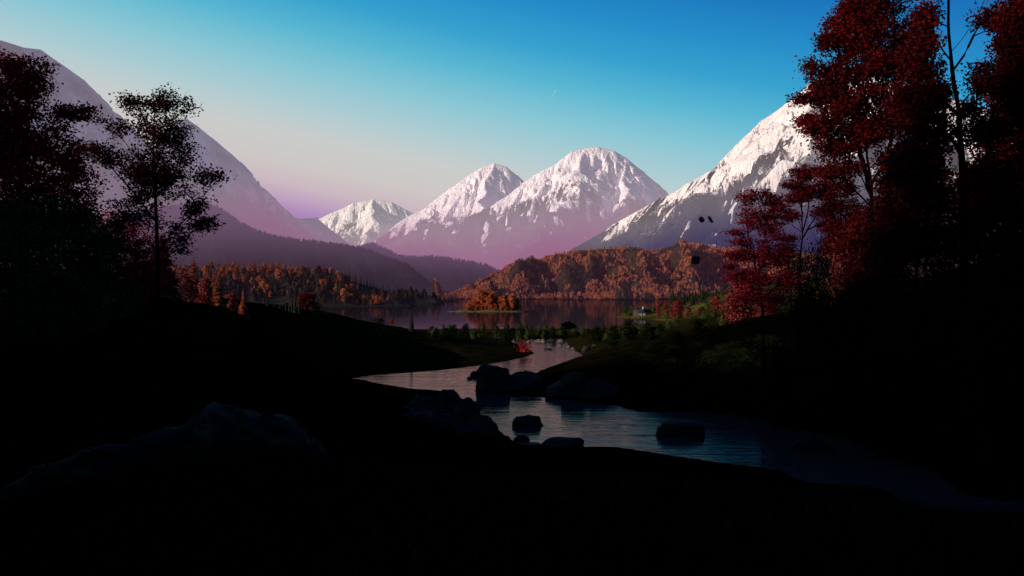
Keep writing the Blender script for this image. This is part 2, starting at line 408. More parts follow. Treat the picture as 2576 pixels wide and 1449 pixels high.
# ------------------------------------------------------------------ small tree meshes
def quads_from(C, Nn, size, aspect=1., rng=RNG):
    """small leaf-clump quads at C facing roughly Nn"""
    n = len(C); Nn = Nn/np.maximum(np.linalg.norm(Nn, axis=1, keepdims=True), 1e-6)
    r = rng.normal(size=(n, 3)); U = np.cross(Nn, r); U /= np.maximum(np.linalg.norm(U, axis=1, keepdims=True), 1e-6)
    W = np.cross(Nn, U); s = np.asarray(size).reshape(-1, 1)*np.ones((n, 1))
    V = np.stack([C-U*s-W*s*.3*aspect, C+U*s*.2-W*s*aspect, C+U*s+W*s*.3*aspect, C-U*s*.2+W*s*aspect], 1).reshape(-1, 3)
    return V, np.arange(4*n).reshape(-1, 4)
def join(parts):
    V = []; F = []; b = 0
    for v, f in parts:
        V.append(v); F.append(f+b); b += len(v)
    return np.concatenate(V), np.concatenate(F)
def pole(r0, r1, h, n=5):
    a = np.arange(n)/n*2*math.pi
    V = np.concatenate([np.stack([np.cos(a)*r0, np.sin(a)*r0, 0*a], 1), np.stack([np.cos(a)*r1, np.sin(a)*r1, 0*a+h], 1)])
    i = np.arange(n); j = (i+1) % n
    return V, np.stack([i, j, j+n, i+n], 1)
def broadleaf(h, w, nq, rng, q=.09, blobs=9, low=.16):
    parts = [pole(h*.022, h*.010, h*.6)]
    cs = []
    for k in range(blobs):
        zz = low + (1-low-.12)*((k+.6)/blobs)
        rad = w*.5*(math.sin(math.pi*min(1, (zz*.86+.14)))**.7)*.75
        a = rng.uniform(0, 6.28); rr = rad*rng.uniform(.2, .85)
        cs.append((math.cos(a)*rr, math.sin(a)*rr, zz*h, w*rng.uniform(.17, .28)))
    cs.append((0, 0, h*.9, w*.17)); cs.append((0, 0, h*.7, w*.28)); cs.append((0, 0, h*.5, w*.3)); cs.append((0, 0, h*.3, w*.3)); cs.append((0, 0, h*.18, w*.28))
    cs = np.array(cs); k = rng.integers(0, len(cs), nq)
    n = rng.normal(size=(nq, 3)); n /= np.linalg.norm(n, axis=1, keepdims=True)
    n[:, 2] = np.where(n[:, 2] < -.3, -n[:, 2], n[:, 2])
    C = cs[k, :3] + n*cs[k, 3:4]*rng.uniform(.6, 1.08, (nq, 1))*np.array([1, 1, .9])
    v, f = quads_from(C, n + rng.normal(size=(nq, 3))*.35, h*q*rng.uniform(.5, 1.2, nq), rng=rng)
    parts.append((v, f)); return join(parts)
def conifer(h, w, layers, per, rng, droop=.35, base=.06):
    parts = [pole(h*.018, h*.004, h*.97)]
    C = []; 
    Vs = []
    for l in range(layers):
        t = (l+.3*rng.random())/layers; z = h*(base+(1-base)*t); rad = w*.5*(1-t)**.85*rng.uniform(.8, 1.12)+w*.015
        for k in range(max(4, int(per*(1-t*.6)))):
            a = rng.uniform(0, 6.28); r = rad*rng.uniform(.7, 1.1); wd = r*.30+h*.008
            c, s = math.cos(a), math.sin(a); dz = -droop*r*rng.uniform(.6, 1.3)
            tip = np.array([c*r, s*r, z+dz]); root = np.array([0, 0, z+.12*r]); m = root*.45+tip*.55+np.array([0, 0, .1*r])
            sd = np.array([-s, c, 0])*wd
            Vs += [root, m-sd-np.array([0,0,wd*.35]), tip, m+sd-np.array([0,0,wd*.35])]
    V = np.array(Vs); F = np.arange(len(V)).reshape(-1, 4)
    parts.append((V, F)); return join(parts)

M_ORL = leaf_mat('rust_foliage', (.30,.058,.020), (.62,.16,.055), .9, haze=HZ_OR_L, scale=.2)
M_ORR = leaf_mat('orange_foliage', (.28,.068,.030), (.70,.21,.085), .9, haze=HZ_OR_R, scale=.15)
M_ORI = leaf_mat('island_foliage', (.22,.04,.012), (.38,.075,.018), .7, scale=.4)
M_CONL = leaf_mat('conifer_needles_hazy', (.012,.020,.014), (.03,.04,.024), .5, haze=(srgb(26,20,28), srgb(40,28,36), 0, 50, .3, .25))
M_CON = leaf_mat('conifer_needles', (.010,.018,.010), (.030,.042,.018), .5, scale=.6)
M_CONF = leaf_mat('far_conifer_needles', (.02,.016,.02), (.045,.03,.04), .5, haze=HZ_DARK)
M_CONF2 = leaf_mat('farther_conifer_needles', (.02,.016,.02), (.045,.03,.04), .5, haze=HZ_DARK2)

def variants(fn, n, name, mat):
    out = []
    for i in range(n):
        v, f = fn(np.random.default_rng(100+i*7+len(name)))
        out.append(mesh_np(name, v, [f], mat))
    return out
TL = variants(lambda r: broadleaf(9.*r.uniform(.8, 1.2), 8.4*r.uniform(.8, 1.25), 900, r, .036, 14, .0), 6, 'rust_tree_mesh', M_ORL)
TL += variants(lambda r: conifer(11*r.uniform(.85, 1.15), 7.5, 18, 20, r, .2, .02), 3, 'rust_larch_mesh', M_ORL)
TR = variants(lambda r: broadleaf(8.4*r.uniform(.75, 1.3), 8.2*r.uniform(.8, 1.2), 90, r, .095, 8, .0), 6, 'orange_tree_mesh', M_ORR)
TI = variants(lambda r: broadleaf(10*r.uniform(.85, 1.15), 8.6*r.uniform(.85, 1.15), 1500, r, .032, 14, .0), 4, 'island_tree_mesh', M_ORI)
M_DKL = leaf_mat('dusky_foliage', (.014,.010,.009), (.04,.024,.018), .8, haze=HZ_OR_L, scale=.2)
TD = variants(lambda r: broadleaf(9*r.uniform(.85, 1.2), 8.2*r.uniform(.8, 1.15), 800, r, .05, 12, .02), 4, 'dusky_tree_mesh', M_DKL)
M_DKR = leaf_mat('dark_far_foliage', (.020,.022,.014), (.06,.055,.028), .8, haze=HZ_OR_R, scale=.2)
TDR = variants(lambda r: broadleaf(8*r.uniform(.75, 1.25), 7.6*r.uniform(.8, 1.2), 110, r, .085, 8, .0), 3, 'dark_far_tree_mesh', M_DKR)+variants(lambda r: conifer(10*r.uniform(.75, 1.2), 4.4, 8, 9, r), 3, 'dark_far_conifer_mesh', M_DKR)
CL = variants(lambda r: conifer(11*r.uniform(.85, 1.2), 3.4, 14, 12, r), 4, 'conifer_mesh', M_CONL)
CN = variants(lambda r: conifer(10*r.uniform(.85, 1.2), 4.2, 34, 20, r, .45, .02), 4, 'near_conifer_mesh', M_CON)

def place(name, me, p, label, cat, group=None, s=1., rz=None, sink=.2):
    o = link(name, me); o.location = (p[0], p[1], p[2]-sink); o.scale = (s, s, s*random.uniform(.92, 1.1)); o.rotation_euler = (0, 0, random.uniform(0, 6.28) if rz is None else rz)
    return tag(o, label, cat, group)
def merge_instances(meshes, P, S, rng):
    """one mesh of many copies, for a wood nobody could count"""
    data = []
    for me in meshes:
        v = np.empty(len(me.vertices)*3, np.float32); me.vertices.foreach_get('co', v)
        f = np.empty(len(me.loops), np.int32); me.loops.foreach_get('vertex_index', f)
        data.append((v.reshape(-1, 3), f.reshape(-1, 4)))
    V = []; F = []; b = 0
    for p, s in zip(P, S):
        v, f = data[rng.integers(len(data))]; a = rng.uniform(0, 6.28); c, q = math.cos(a), math.sin(a)
        w = np.stack([v[:, 0]*c-v[:, 1]*q, v[:, 0]*q+v[:, 1]*c, v[:, 2]], 1)*s + p
        V.append(w); F.append(f+b); b += len(v)
    return np.concatenate(V), np.concatenate(F)

# --- woods on the left hill: every tree of its own
rng = np.random.default_rng(21)
cand = []
while len(cand) < 190:
    px = rng.uniform(400, 1010); t = rng.uniform(.05, 1.0)
    if rng.random() < .33: t = rng.uniform(.93, 1.02)
    dens = fbm(px*.016+3, t*2.6+1, 3)
    lim = .10 if t < .9 else -.6
    if px > 860 and t > .55: continue
    if px > 900 and t > .5: continue
    if dens > lim and (px < 880 or rng.random() < .35): cand.append((px, t))
for px, t in cand:
    p = hill_left.pt(px, t)
    place('rust_tree', TL[rng.integers(len(TL))], p, 'rust-orange tree in the wood on the hill left of the lake', 'tree', 'rust trees on the left hill', rng.uniform(.5, 1.1)*(1.05 if t < .9 else .95))
Pl = []; Sl = []
while len(Pl) < 520:
    px = rng.uniform(300, 1000); t = rng.uniform(.05, 1.01)
    if fbm(px*.016+3, t*2.6+1, 3) > -.02 and (px < 880 or t < .5): Pl.append(hill_left.pt(px, t)-np.array([0, 0, .2])); Sl.append(rng.uniform(.3, .7))
Pl = np.array(Pl); Sl = np.array(Sl)
lit = (fbm(Pl[:, 0]*.03, Pl[:, 1]*.012, 3) > .08) | (Pl[:, 2] > 24)  # light and shade painted by leaf colour: rust where lit, dark elsewhere
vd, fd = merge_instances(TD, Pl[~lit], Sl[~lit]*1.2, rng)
tag(link('forest', mesh_np('forest', vd, [fd], M_DKL)), 'dusky undergrowth wood with shade in its leaf colour on the slope of the left hill', 'forest', kind='stuff')
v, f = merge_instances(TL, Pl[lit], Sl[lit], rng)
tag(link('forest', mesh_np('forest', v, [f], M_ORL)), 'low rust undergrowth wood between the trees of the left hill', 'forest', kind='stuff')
for i in range(60):
    px = rng.uniform(420, 860); t = rng.uniform(.1, .9)
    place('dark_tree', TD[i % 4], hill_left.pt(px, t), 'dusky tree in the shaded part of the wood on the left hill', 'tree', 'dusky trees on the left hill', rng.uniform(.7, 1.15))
for i in range(40):
    px = 868+i*3.6+rng.uniform(-3, 3); t = rng.uniform(.78, 1.0)
    place('conifer_tree', CL[i % 4], hill_left.pt(px, t), 'dark slim conifer in the row running down the end of the left hill', 'conifer', 'conifers on the left hill', rng.uniform(.75, 1.15)*(1-.25*i/40))
for i in range(26):
    px = rng.uniform(1000, 1098); t = rng.uniform(.45, 1.)
    place('dark_tree', TD[i % 4], hill_left.pt(px, t), 'small dark tree on the low spit of the left hill', 'tree', 'dark trees on the spit', rng.uniform(.5, .85))
for i in range(14):
    px = 1103+i*2.9+rng.uniform(-2, 2)
    place('conifer_tree', CL[i % 4], hill_left.pt(px, rng.uniform(.4, 1)), 'dark conifer in the clump at the tip of the left spit', 'conifer', 'conifers at the tip of the spit', rng.uniform(.6, .95))
# --- woods on the right hill: the trees along the shore of their own, the rest one wood
P = []; S = []
while len(P) < 12500:
    px = rng.uniform(1095, 2100); t = rng.uniform(.0, 1.03)
    dens = fbm(px*.014+9, t*4.1+4, 5)
    if dens < -.04 and rng.random() < .62: continue
    P.append(hill_right.pt(px, t)); S.append(rng.uniform(.30, .64))
P = np.array(P); S = np.array(S); P[:, 2] -= .3
order = np.argsort(P[:, 1]/S)
inview = [i for i in order if P[i, 0]/P[i, 1]*FOC+CX < 1830]
own = inview[:130]; rest = np.setdiff1d(np.arange(len(P)), own)
for i in own:
    place('orange_tree', TR[rng.integers(len(TR))], P[i], 'orange tree low on the hill along the far right shore', 'tree', 'orange trees along the far shore', S[i])
dk = fbm((P[rest, 0]/P[rest, 1]*FOC)*.012+21, P[rest, 1]*.004, 3) > .12
dkP, dkS = P[rest][dk], S[rest][dk]; rest = rest[~dk]
vd, fd = merge_instances(TDR, dkP, dkS, rng)
tag(link('forest', mesh_np('forest', vd, [fd], M_DKR)), 'dark evergreen patches of forest between the orange trees on the far right hill', 'forest', kind='stuff')
v, f = merge_instances(TR, P[rest], S[rest], rng)
tag(link('forest', mesh_np('forest', v, [f], M_ORR)), 'orange autumn forest covering the rounded hill on the far right', 'forest', kind='stuff')
# --- far wooded ridges
def far_wood(hill, px0, px1, n, mat, label, hmin=9, hmax=17):
    small = variants(lambda r: conifer(13*r.uniform(.7, 1.2), 6.5, 5, 6, r), 3, 'far_conifer_mesh', mat) + variants(lambda r: broadleaf(10, 9, 40, r, .12, 5, .05), 2, 'far_broadleaf_mesh', mat)
    px = rng.uniform(px0, px1, n); t = np.where(rng.random(n) < .55, rng.uniform(.96, 1.02, n), rng.uniform(.3, 1, n))
    v, f = merge_instances(small, hill.pt(px, t)-np.array([0, 0, .5]), rng.uniform(.3, .85, n)*.95, rng)
    for m_ in small: bpy.data.meshes.remove(m_)
    tag(link('forest', mesh_np('forest', v, [f], mat)), label, 'forest', kind='stuff')
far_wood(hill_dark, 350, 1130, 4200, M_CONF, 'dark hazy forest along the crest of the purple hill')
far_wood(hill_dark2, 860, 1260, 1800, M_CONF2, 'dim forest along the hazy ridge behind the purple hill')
# ------------------------------------------------------------------ ground of the valley floor
GC = []   # control points of the ground (x, y, z)
def gp(px, py, d): GC.append(at(px, py, d))
for px in (-700, 0, 640, 1288, 1930, 2576, 3300): gp(px, 1449, 12)
for px in (-700, 640, 1930, 3300): GC.append(((px-CX)/FOC*5, 5, 11.0))
for q in [(650,1168,26.5),(780,1160,28),(530,1165,25.5),(250,1215,23.5),(0,1310,22.5),(1000,1200,34),(1288,1215,44),(1600,1210,48),(2000,1270,42),(2284,1310,42),(2560,1320,40),
          (640,1010,58),(0,1000,44),(1000,1012,97),(1000,1065,70),(800,985,104),(300,860,68),(0,800,58),(640,815,98),(430,757,95),(600,764,150),(820,787,190),(950,814,215),
          (1060,832,240),(1170,841,275),(0,715,90),(-600,600,80),(-700,560,200),(0,700,180),(400,748,150),
          (700,900,105),(1000,908,162),(1200,884,168),(1305,882,176),(850,930,140),
          (1500,906,136),(1560,958,110),(1700,900,112),(1660,891,118),(1800,872,106),(1950,852,96),(2200,850,76),(2576,845,60),(3200,760,50),
          (1560,1000,101),(1800,1000,88),(2100,1030,75),(2400,1080,62),(2576,1130,55),
          (1700,832,190),(1900,800,165),(2000,782,150),(2200,760,140),(2576,720,120),(3300,640,110),
          (1690,759,500),(1800,750,440),(1900,738,420),(2200,720,420),(2700,690,420),(1690,802,420),(1640,815,330),(1700,806,300),(1800,790,260),
          (1560,838,260),(1450,842,240),(1350,845,240),(1250,843,250),(1800,735,700),(2300,715,700),(3000,690,700)]:
    gp(*q)
def lk(px, py, z):
    x, y = on_level(px, py, 0); GC.append((x, y, z))
for q in [(1000,800),(1200,818),(1300,818),(1400,818),(1500,816),(1585,811),(1450,795),(1515,795),(1600,773),(1640,768),(1670,757),(1300,795),(800,776),(1100,805),(1350,775)]: lk(*q, -3.)
for q in [(1170,832),(1300,832),(1450,832),(1560,831)]: lk(*q, .7)
for q in [(1625,820)]: lk(*q, .5)
for q in [(1600,800),(1620,790),(1570,797),(1590,790)]: lk(*q, 1.1)
lk(1546, 797, .3)
for px, d in ((600,290),(820,300),(950,320),(300,330)): GC.append(((px-CX)/FOC*d, d, .5))
for px, d in ((600,420),(820,420),(300,500)): GC.append(((px-CX)/FOC*d, d, -3))
GC = np.array(GC)
def uv(x, y):
    y = np.maximum(y, 3.); return np.stack([x/y*1.6, np.log(y)*.8], -1)
def tps_fit(P, Z, lam=2e-4):
    n = len(P); d = np.linalg.norm(P[:, None]-P[None], axis=2)
    K = d*d*np.log(d+1e-9); A = np.zeros((n+3, n+3)); A[:n, :n] = K+lam*np.eye(n); A[:n, n] = 1; A[:n, n+1:] = P; A[n, :n] = 1; A[n+1:, :n] = P.T
    return np.linalg.solve(A, np.concatenate([Z, np.zeros(3)]))
_GP = uv(GC[:, 0], GC[:, 1]); _GW = tps_fit(_GP, GC[:, 2])
def tps(x, y):
    Q = uv(x, y); out = np.empty(len(Q))
    for i in range(0, len(Q), 20000):
        q = Q[i:i+20000]; d = np.linalg.norm(q[:, None]-_GP[None], axis=2)
        out[i:i+20000] = (d*d*np.log(d+1e-9))@_GW[:-3] + _GW[-3] + q@_GW[-2:]
    return out
STREAM_Z = 2.0
sp_px = [(1290,853),(1419,853),(1436,876),(1472,895),(1466,909),(1419,911),(1372,927),(1332,945),(1240,955),(1192,985),(1369,1000),(1439,1008),(1559,1022),(1606,1036),(1731,1036),(1774,1037),(1884,1047),(1984,1081),
         (2084,1091),(2150,1109),(2217,1139),(2317,1168),(2371,1199),(2434,1243),(2551,1262),(2700,1290),(2900,1330),
         (2900,1420),(2576,1300),(2484,1310),(2401,1308),(2284,1279),(2237,1235),(2184,1224),(2034,1213),(1950,1180),(1817,1166),(1731,1151),(1639,1138),(1559,1126),(1472,1124),(1339,1121),(1292,1110),
         (1280,1098),(1239,1071),(1195,1041),(1172,1005),(1105,982),(1039,978),(972,968),(915,956),(885,951),(939,944),(1105,931),(1205,920),(1259,911),(1325,897),(1345,888),(1318,872),(1293,862)]
SPOLY = np.array([on_level(a, b, STREAM_Z) for a, b in sp_px])
def poly_sd(x, y, poly):
    """signed distance: negative inside"""
    x = x[:, None]; y = y[:, None]; a = poly; b = np.roll(poly, -1, 0); ab = b-a
    t = np.clip(((x-a[:, 0])*ab[:, 0]+(y-a[:, 1])*ab[:, 1])/(ab**2).sum(1), 0, 1)
    d = np.hypot(x-a[:, 0]-ab[:, 0]*t, y-a[:, 1]-ab[:, 1]*t).min(1)
    c = (a[:, 1] > y) != (b[:, 1] > y)
    xi = a[:, 0] + (y-a[:, 1])/np.where(np.abs(ab[:, 1]) < 1e-9, 1e-9, ab[:, 1])*ab[:, 0]
    ins = (c & (x < xi)).sum(1) % 2 == 1
    return np.where(ins, -d, d)
def gz(x, y, detail=True):
    x = np.atleast_1d(np.asarray(x, float)); y = np.atleast_1d(np.asarray(y, float))
    z = tps(x, y)
    m = (y > 40) & (y < 260) & (x > -60) & (x < 70)
    if detail:
        z = z + fbm(x*.11, y*.11, 5)*np.clip(y*.006, .12, .4) + fbm(x*.03+5, y*.03, 3)*np.clip(y*.003, 0, .3)
    if m.any():
        d = np.empty(m.sum()); xm, ym = x[m], y[m]
        for i in range(0, len(xm), 20000): d[i:i+20000] = poly_sd(xm[i:i+20000], ym[i:i+20000], SPOLY)
        d = d + fbm(xm*.35, ym*.35, 3)*.5
        zb = np.maximum(z[m], STREAM_Z+.5)
        out = STREAM_Z + (zb-STREAM_Z)*(1-np.exp(-np.maximum(d, 0)/3.2)) + .02
        z[m] = np.where(d < 0, STREAM_Z - np.minimum(1.3, -d*.35), out)
    return z
def build_ground():
    u = np.linspace(-1.25, 1.35, 560); u = np.sign(u)*np.abs(u)**1.25
    ly = np.exp(np.linspace(math.log(4.), math.log(720), 430))
    U, Y = np.meshgrid(u, ly); X = U*Y
    Z = gz(X.ravel(), Y.ravel())
    t = NT('turf_with_shade')
    a = t.noise(.35, 6, rough=.65); b = t.noise(.03, 4)
    g = t.n('ShaderNodeNewGeometry'); spx = t.n('ShaderNodeSeparateXYZ'); t.l(g.outputs['Position'], spx.inputs[0])
    near = t.range(spx.outputs[1], 120, 300)      # shade painted as near-black colour on the near banks, turf by the lake
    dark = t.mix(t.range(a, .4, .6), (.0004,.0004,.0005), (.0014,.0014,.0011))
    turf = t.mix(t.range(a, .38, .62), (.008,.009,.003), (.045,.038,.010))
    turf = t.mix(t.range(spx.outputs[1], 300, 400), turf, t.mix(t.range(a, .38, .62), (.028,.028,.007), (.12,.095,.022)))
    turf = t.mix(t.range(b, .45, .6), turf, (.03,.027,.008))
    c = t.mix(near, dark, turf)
    nb = t.bump(t.noise(1.6, 6, rough=.7), .9, .25)
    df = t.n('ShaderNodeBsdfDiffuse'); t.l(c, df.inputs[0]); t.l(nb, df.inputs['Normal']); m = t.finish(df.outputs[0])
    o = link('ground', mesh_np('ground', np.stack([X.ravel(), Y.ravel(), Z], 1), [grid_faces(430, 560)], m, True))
    tag(o, 'dark turf banks and meadows of the valley floor around the stream', 'ground', kind='structure')
build_ground()
def ground_at(px, d):
    x = (px-CX)/FOC*d; return (x, d, float(gz(x, d)[0]))
def hit(px, py, d0=20., d1=650.):
    """where the line of sight through a measured direction first meets the ground"""
    d = np.exp(np.linspace(math.log(d0), math.log(d1), 500)); x = (px-CX)/FOC*d; z = EYE-(py-CY)/FOC*d
    g = gz(x, d); k = np.argmax(g >= z)
    if g[k] < z[k]: k = len(d)-1
    return (float(x[k]), float(d[k]), float(g[k]))

# far valley floor under everything, to the horizon
def sheet(name, x0, x1, y0, y1, z, mat, label, nx=2, ny=2):
    X, Y = np.meshgrid(np.linspace(x0, x1, nx), np.linspace(y0, y1, ny))
    o = link(name, mesh_np(name, np.stack([X.ravel(), Y.ravel(), X.ravel()*0+z], 1), [grid_faces(ny, nx)], mat))
    return tag(o, label, name.replace('_', ' '), kind='structure')
sheet('terrain', -16000, 16000, -9000, 19000, -9., plain_mat('valley_floor', (.02,.018,.02), (.04,.03,.03), .01), 'dark valley floor reaching to the horizon')

# ------------------------------------------------------------------ water
def water_mat(name, tint, rough, waves, turb=0., deep=(.045,.042,.050)):
    t = NT(name)
    h = None
    for sc_, st, ms in waves:
        n = t.math('MULTIPLY', t.noise(sc_, 4, map_scale=ms, rough=.6), st)
        h = n if h is None else t.math('ADD', h, n)
    if turb:
        g = t.n('ShaderNodeNewGeometry'); s_ = t.n('ShaderNodeSeparateXYZ'); t.l(g.outputs['Position'], s_.inputs[0])
        h = t.math('MULTIPLY', h, t.range(s_.outputs[0], 4, 24, 1., turb))
    nb = t.bump(h, 1., 1.)
    gl = t.n('ShaderNodeBsdfGlossy'); gl.inputs['Color'].default_value = (*tint, 1); gl.inputs['Roughness'].default_value = rough; t.l(nb, gl.inputs['Normal'])
    df = t.n('ShaderNodeBsdfDiffuse'); df.inputs[0].default_value = (*deep, 1)
    fr = t.n('ShaderNodeFresnel'); fr.inputs[0].default_value = 1.33; t.l(nb, fr.inputs['Normal'])
    f = t.math('ADD', t.math('MULTIPLY', fr.outputs[0], .9), .05, clamp=True)
    mx = t.n('ShaderNodeMixShader'); t.l(f, mx.inputs[0]); t.l(df.outputs[0], mx.inputs[1]); t.l(gl.outputs[0], mx.inputs[2])
    return t.finish(mx.outputs[0])
M_LAKE = water_mat('lake_water', (.52,.47,.54), .045, [(.05, .010, (1, 1, 1)), (.4, .006, (1, 1, 1))])
M_STREAM = water_mat('stream_water', (.50,.32,.28), .03, [(.16, .075, (.45, 1.8, 1)), (.40, .04, (.35, 1.9, 1)), (1.0, .008, (.3, 1.9, 1))], 4.)
sheet('lake', -4500, 4500, 262, 4200, 0., M_LAKE, 'still purple lake reflecting the orange hill')
def stream():
    V = np.array([(x, y, STREAM_Z) for x, y in SPOLY])
    x0, y0 = SPOLY.min(0)-3; x1, y1 = SPOLY.max(0)+np.array([3, 2])
    nx, ny = 60, 120
    X, Y = np.meshgrid(np.linspace(x0, x1, nx), np.linspace(y0, y1, ny))
    sd = np.concatenate([poly_sd(X.ravel()[i:i+4000], Y.ravel()[i:i+4000], SPOLY) for i in range(0, X.size, 4000)])
    F = grid_faces(ny, nx); F = F[(sd[F] < 3.5).any(1)]
    o = link('stream', mesh_np('stream', np.stack([X.ravel(), Y.ravel(), X.ravel()*0+STREAM_Z], 1), [F], M_STREAM))
    tag(o, 'rippled mauve stream winding from the dark foreground to the lake', 'stream', kind='structure')
stream()

# unseen ridge added on the left, shaped to throw shadow over the near banks
def shade_ridge():
    ys = np.linspace(-900, 470, 120); us = np.linspace(-1, 1, 40)
    hy = np.interp(ys, [-900,-200,-102,-88,-70,-53,-40,-10,10,40,80,150,300,430,470], [190,172,152,128,121,110,110,104,94,90,86,76,38,2,-5])
    U, Yg = np.meshgrid(us, ys); H = hy[:, None]*(1-np.abs(U)**1.2)
    X = -345 + U*150 + fbm(Yg*.01, Yg*0+1, 3)*25
    Z = H + fbm(X*.03, Yg*.03, 4)*9*(1-np.abs(U)) - 3
    o = link('hill', mesh_np('hill', np.stack([X, Yg, Z], -1).reshape(-1, 3), [grid_faces(120, 40)], plain_mat('shadow_ridge', (.01,.01,.008), (.03,.026,.018), .03), True))  # added unseen ridge, there only to cast shade
    tag(o, 'added unseen ridge beyond the left edge, shaped to shade the near valley', 'hill', kind='structure')
shade_ridge()

# ------------------------------------------------------------------ island
def island():
    d = EYE*FOC/(785-CY); cx = (1230-CX)/FOC*d; L = 25.5
    nx, ny = 90, 40
    U, Vv = np.meshgrid(np.linspace(-1.25, 1.25, nx), np.linspace(-1.3, 1.3, ny))
    X = cx+U*L; Y = d+9+Vv*10
    r = np.sqrt(np.abs(U)**2.2 + np.abs(Vv)**2) + fbm(X*.12, Y*.12, 4)*.18
    Z = 2.3*(1-r)*(1+.25*fbm(X*.2, Y*.2, 3)) + .15
    Z = np.where(Z > .1, Z, -1.2)
    t = NT('island_turf'); n = t.noise(.4, 5)
    g = t.n('ShaderNodeNewGeometry'); s_ = t.n('ShaderNodeSeparateXYZ'); t.l(g.outputs['Position'], s_.inputs[0])
    c = t.mix(t.range(n, .4, .6), (.05,.05,.014), (.16,.13,.035)); c = t.mix(t.range(s_.outputs[2], .35, .8), (.12,.09,.05), c)
    m = t.finish(t.bsdf(c, .95, .05, t.bump(t.noise(1.2, 5), .8, .3)))
    tag(link('island', mesh_np('island', np.stack([X, Y, Z], -1).reshape(-1, 3), [grid_faces(ny, nx)], m, True)), 'small low island in the lake carrying orange trees', 'island', kind='structure')
    r2 = np.random.default_rng(5)
    for i in range(44):
        u = r2.uniform(-.42, .66); w = r2.uniform(-.45, .5)
        s = r2.uniform(.6, 1.)*(1.2 if -.25 < u < .12 else .9)
        if i < 2: u = (.42, .5)[i]; s = .95
        place('orange_tree', TI[i % 4], (cx+u*L, d+9+w*10, 1.0), 'deep orange tree in the grove on the little lake island', 'tree', 'orange trees on the island', s*.95)
    for i in range(30):
        u = r2.uniform(-.5, .45); w = r2.uniform(-.6, -.2)
        place('orange_tree', TI[i % 4], (cx+u*L, d+9+w*10, .6), 'low orange bush-like tree along the front of the island grove', 'tree', 'low orange trees on the island', r2.uniform(.25, .48))
    for i in range(9):
        u = (.36,.40,.52,.6,.66,.70,.58,.3,.63)[i]; w = r2.uniform(-.5, .1)
        place('conifer_tree', CN[i % 4], (cx+u*L, d+9+w*10, .8), 'dark conifer at the right end of the little lake island', 'conifer', 'conifers on the island', r2.uniform(.45, .95))
    for i in range(12):
        u = r2.uniform(-.95, .8); w = r2.uniform(-.55, -.2) if u > -.45 else r2.uniform(-.3, .2)
        place('green_bush', BUSH[i % 4], (cx+u*L, d+9+w*10, .3), 'small green bush on the grassy rim of the island', 'bush', 'bushes on the island', r2.uniform(.25, .5)*1.3)

# ------------------------------------------------------------------ bushes and near small trees
def bush(r, n=520, w=3.4, h=2.6, q=.05):
    v, f = broadleaf(h, w, n, r, q, 10, .02)
    return v, f
M_BUSH = leaf_mat('bush_leaves', (.012,.020,.005), (.06,.080,.018), .7, rough=.9, spec=.03, scale=.9)
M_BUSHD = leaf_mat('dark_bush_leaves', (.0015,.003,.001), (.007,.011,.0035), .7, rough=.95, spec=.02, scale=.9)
M_RED = leaf_mat('red_leaves', (.06,.004,.004), (.20,.013,.010), .6, scale=.8)
M_REDD = leaf_mat('deep_red_leaves', (.06,.004,.004), (.20,.012,.010), .6, scale=.8)
M_LARCH = leaf_mat('larch_needles', (.07,.012,.006), (.34,.075,.03), .6, scale=.5)
BUSH = variants(lambda r: bush(r, 620, 3.6*r.uniform(.9, 1.2), 2.8*r.uniform(.85, 1.15)), 4, 'bush_mesh', M_BUSH)
BUSHD = variants(lambda r: bush(r, 700, 4.2*r.uniform(.9, 1.3), 2.8*r.uniform(.85, 1.2)), 4, 'dark_bush_mesh', M_BUSHD)
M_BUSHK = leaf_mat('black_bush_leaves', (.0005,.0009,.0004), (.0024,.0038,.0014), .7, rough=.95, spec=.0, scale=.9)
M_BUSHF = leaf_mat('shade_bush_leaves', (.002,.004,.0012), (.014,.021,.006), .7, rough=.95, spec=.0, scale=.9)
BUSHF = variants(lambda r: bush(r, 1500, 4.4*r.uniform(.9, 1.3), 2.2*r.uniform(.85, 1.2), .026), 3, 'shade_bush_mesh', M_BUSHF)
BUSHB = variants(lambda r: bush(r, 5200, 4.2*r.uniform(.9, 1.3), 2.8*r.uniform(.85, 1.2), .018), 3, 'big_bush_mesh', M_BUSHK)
RBUSHB = variants(lambda r: bush(r, 3600, 3.6*r.uniform(.9, 1.1), 3.2*r.uniform(.9, 1.15), .022), 2, 'big_red_bush_mesh', M_RED)
RBUSH = variants(lambda r: bush(r, 900, 3.6*r.uniform(.9, 1.1), 3.2*r.uniform(.9, 1.15), .042), 3, 'red_bush_mesh', M_RED)
RCONE = variants(lambda r: conifer(10, 4.6, 22, 22, r, .12, .03), 2, 'red_cone_mesh', M_REDD)
LARCH = variants(lambda r: conifer(10, 7.2*r.uniform(.9, 1.1), 24, 26, r, .22, .04), 3, 'larch_mesh', M_LARCH)
island()

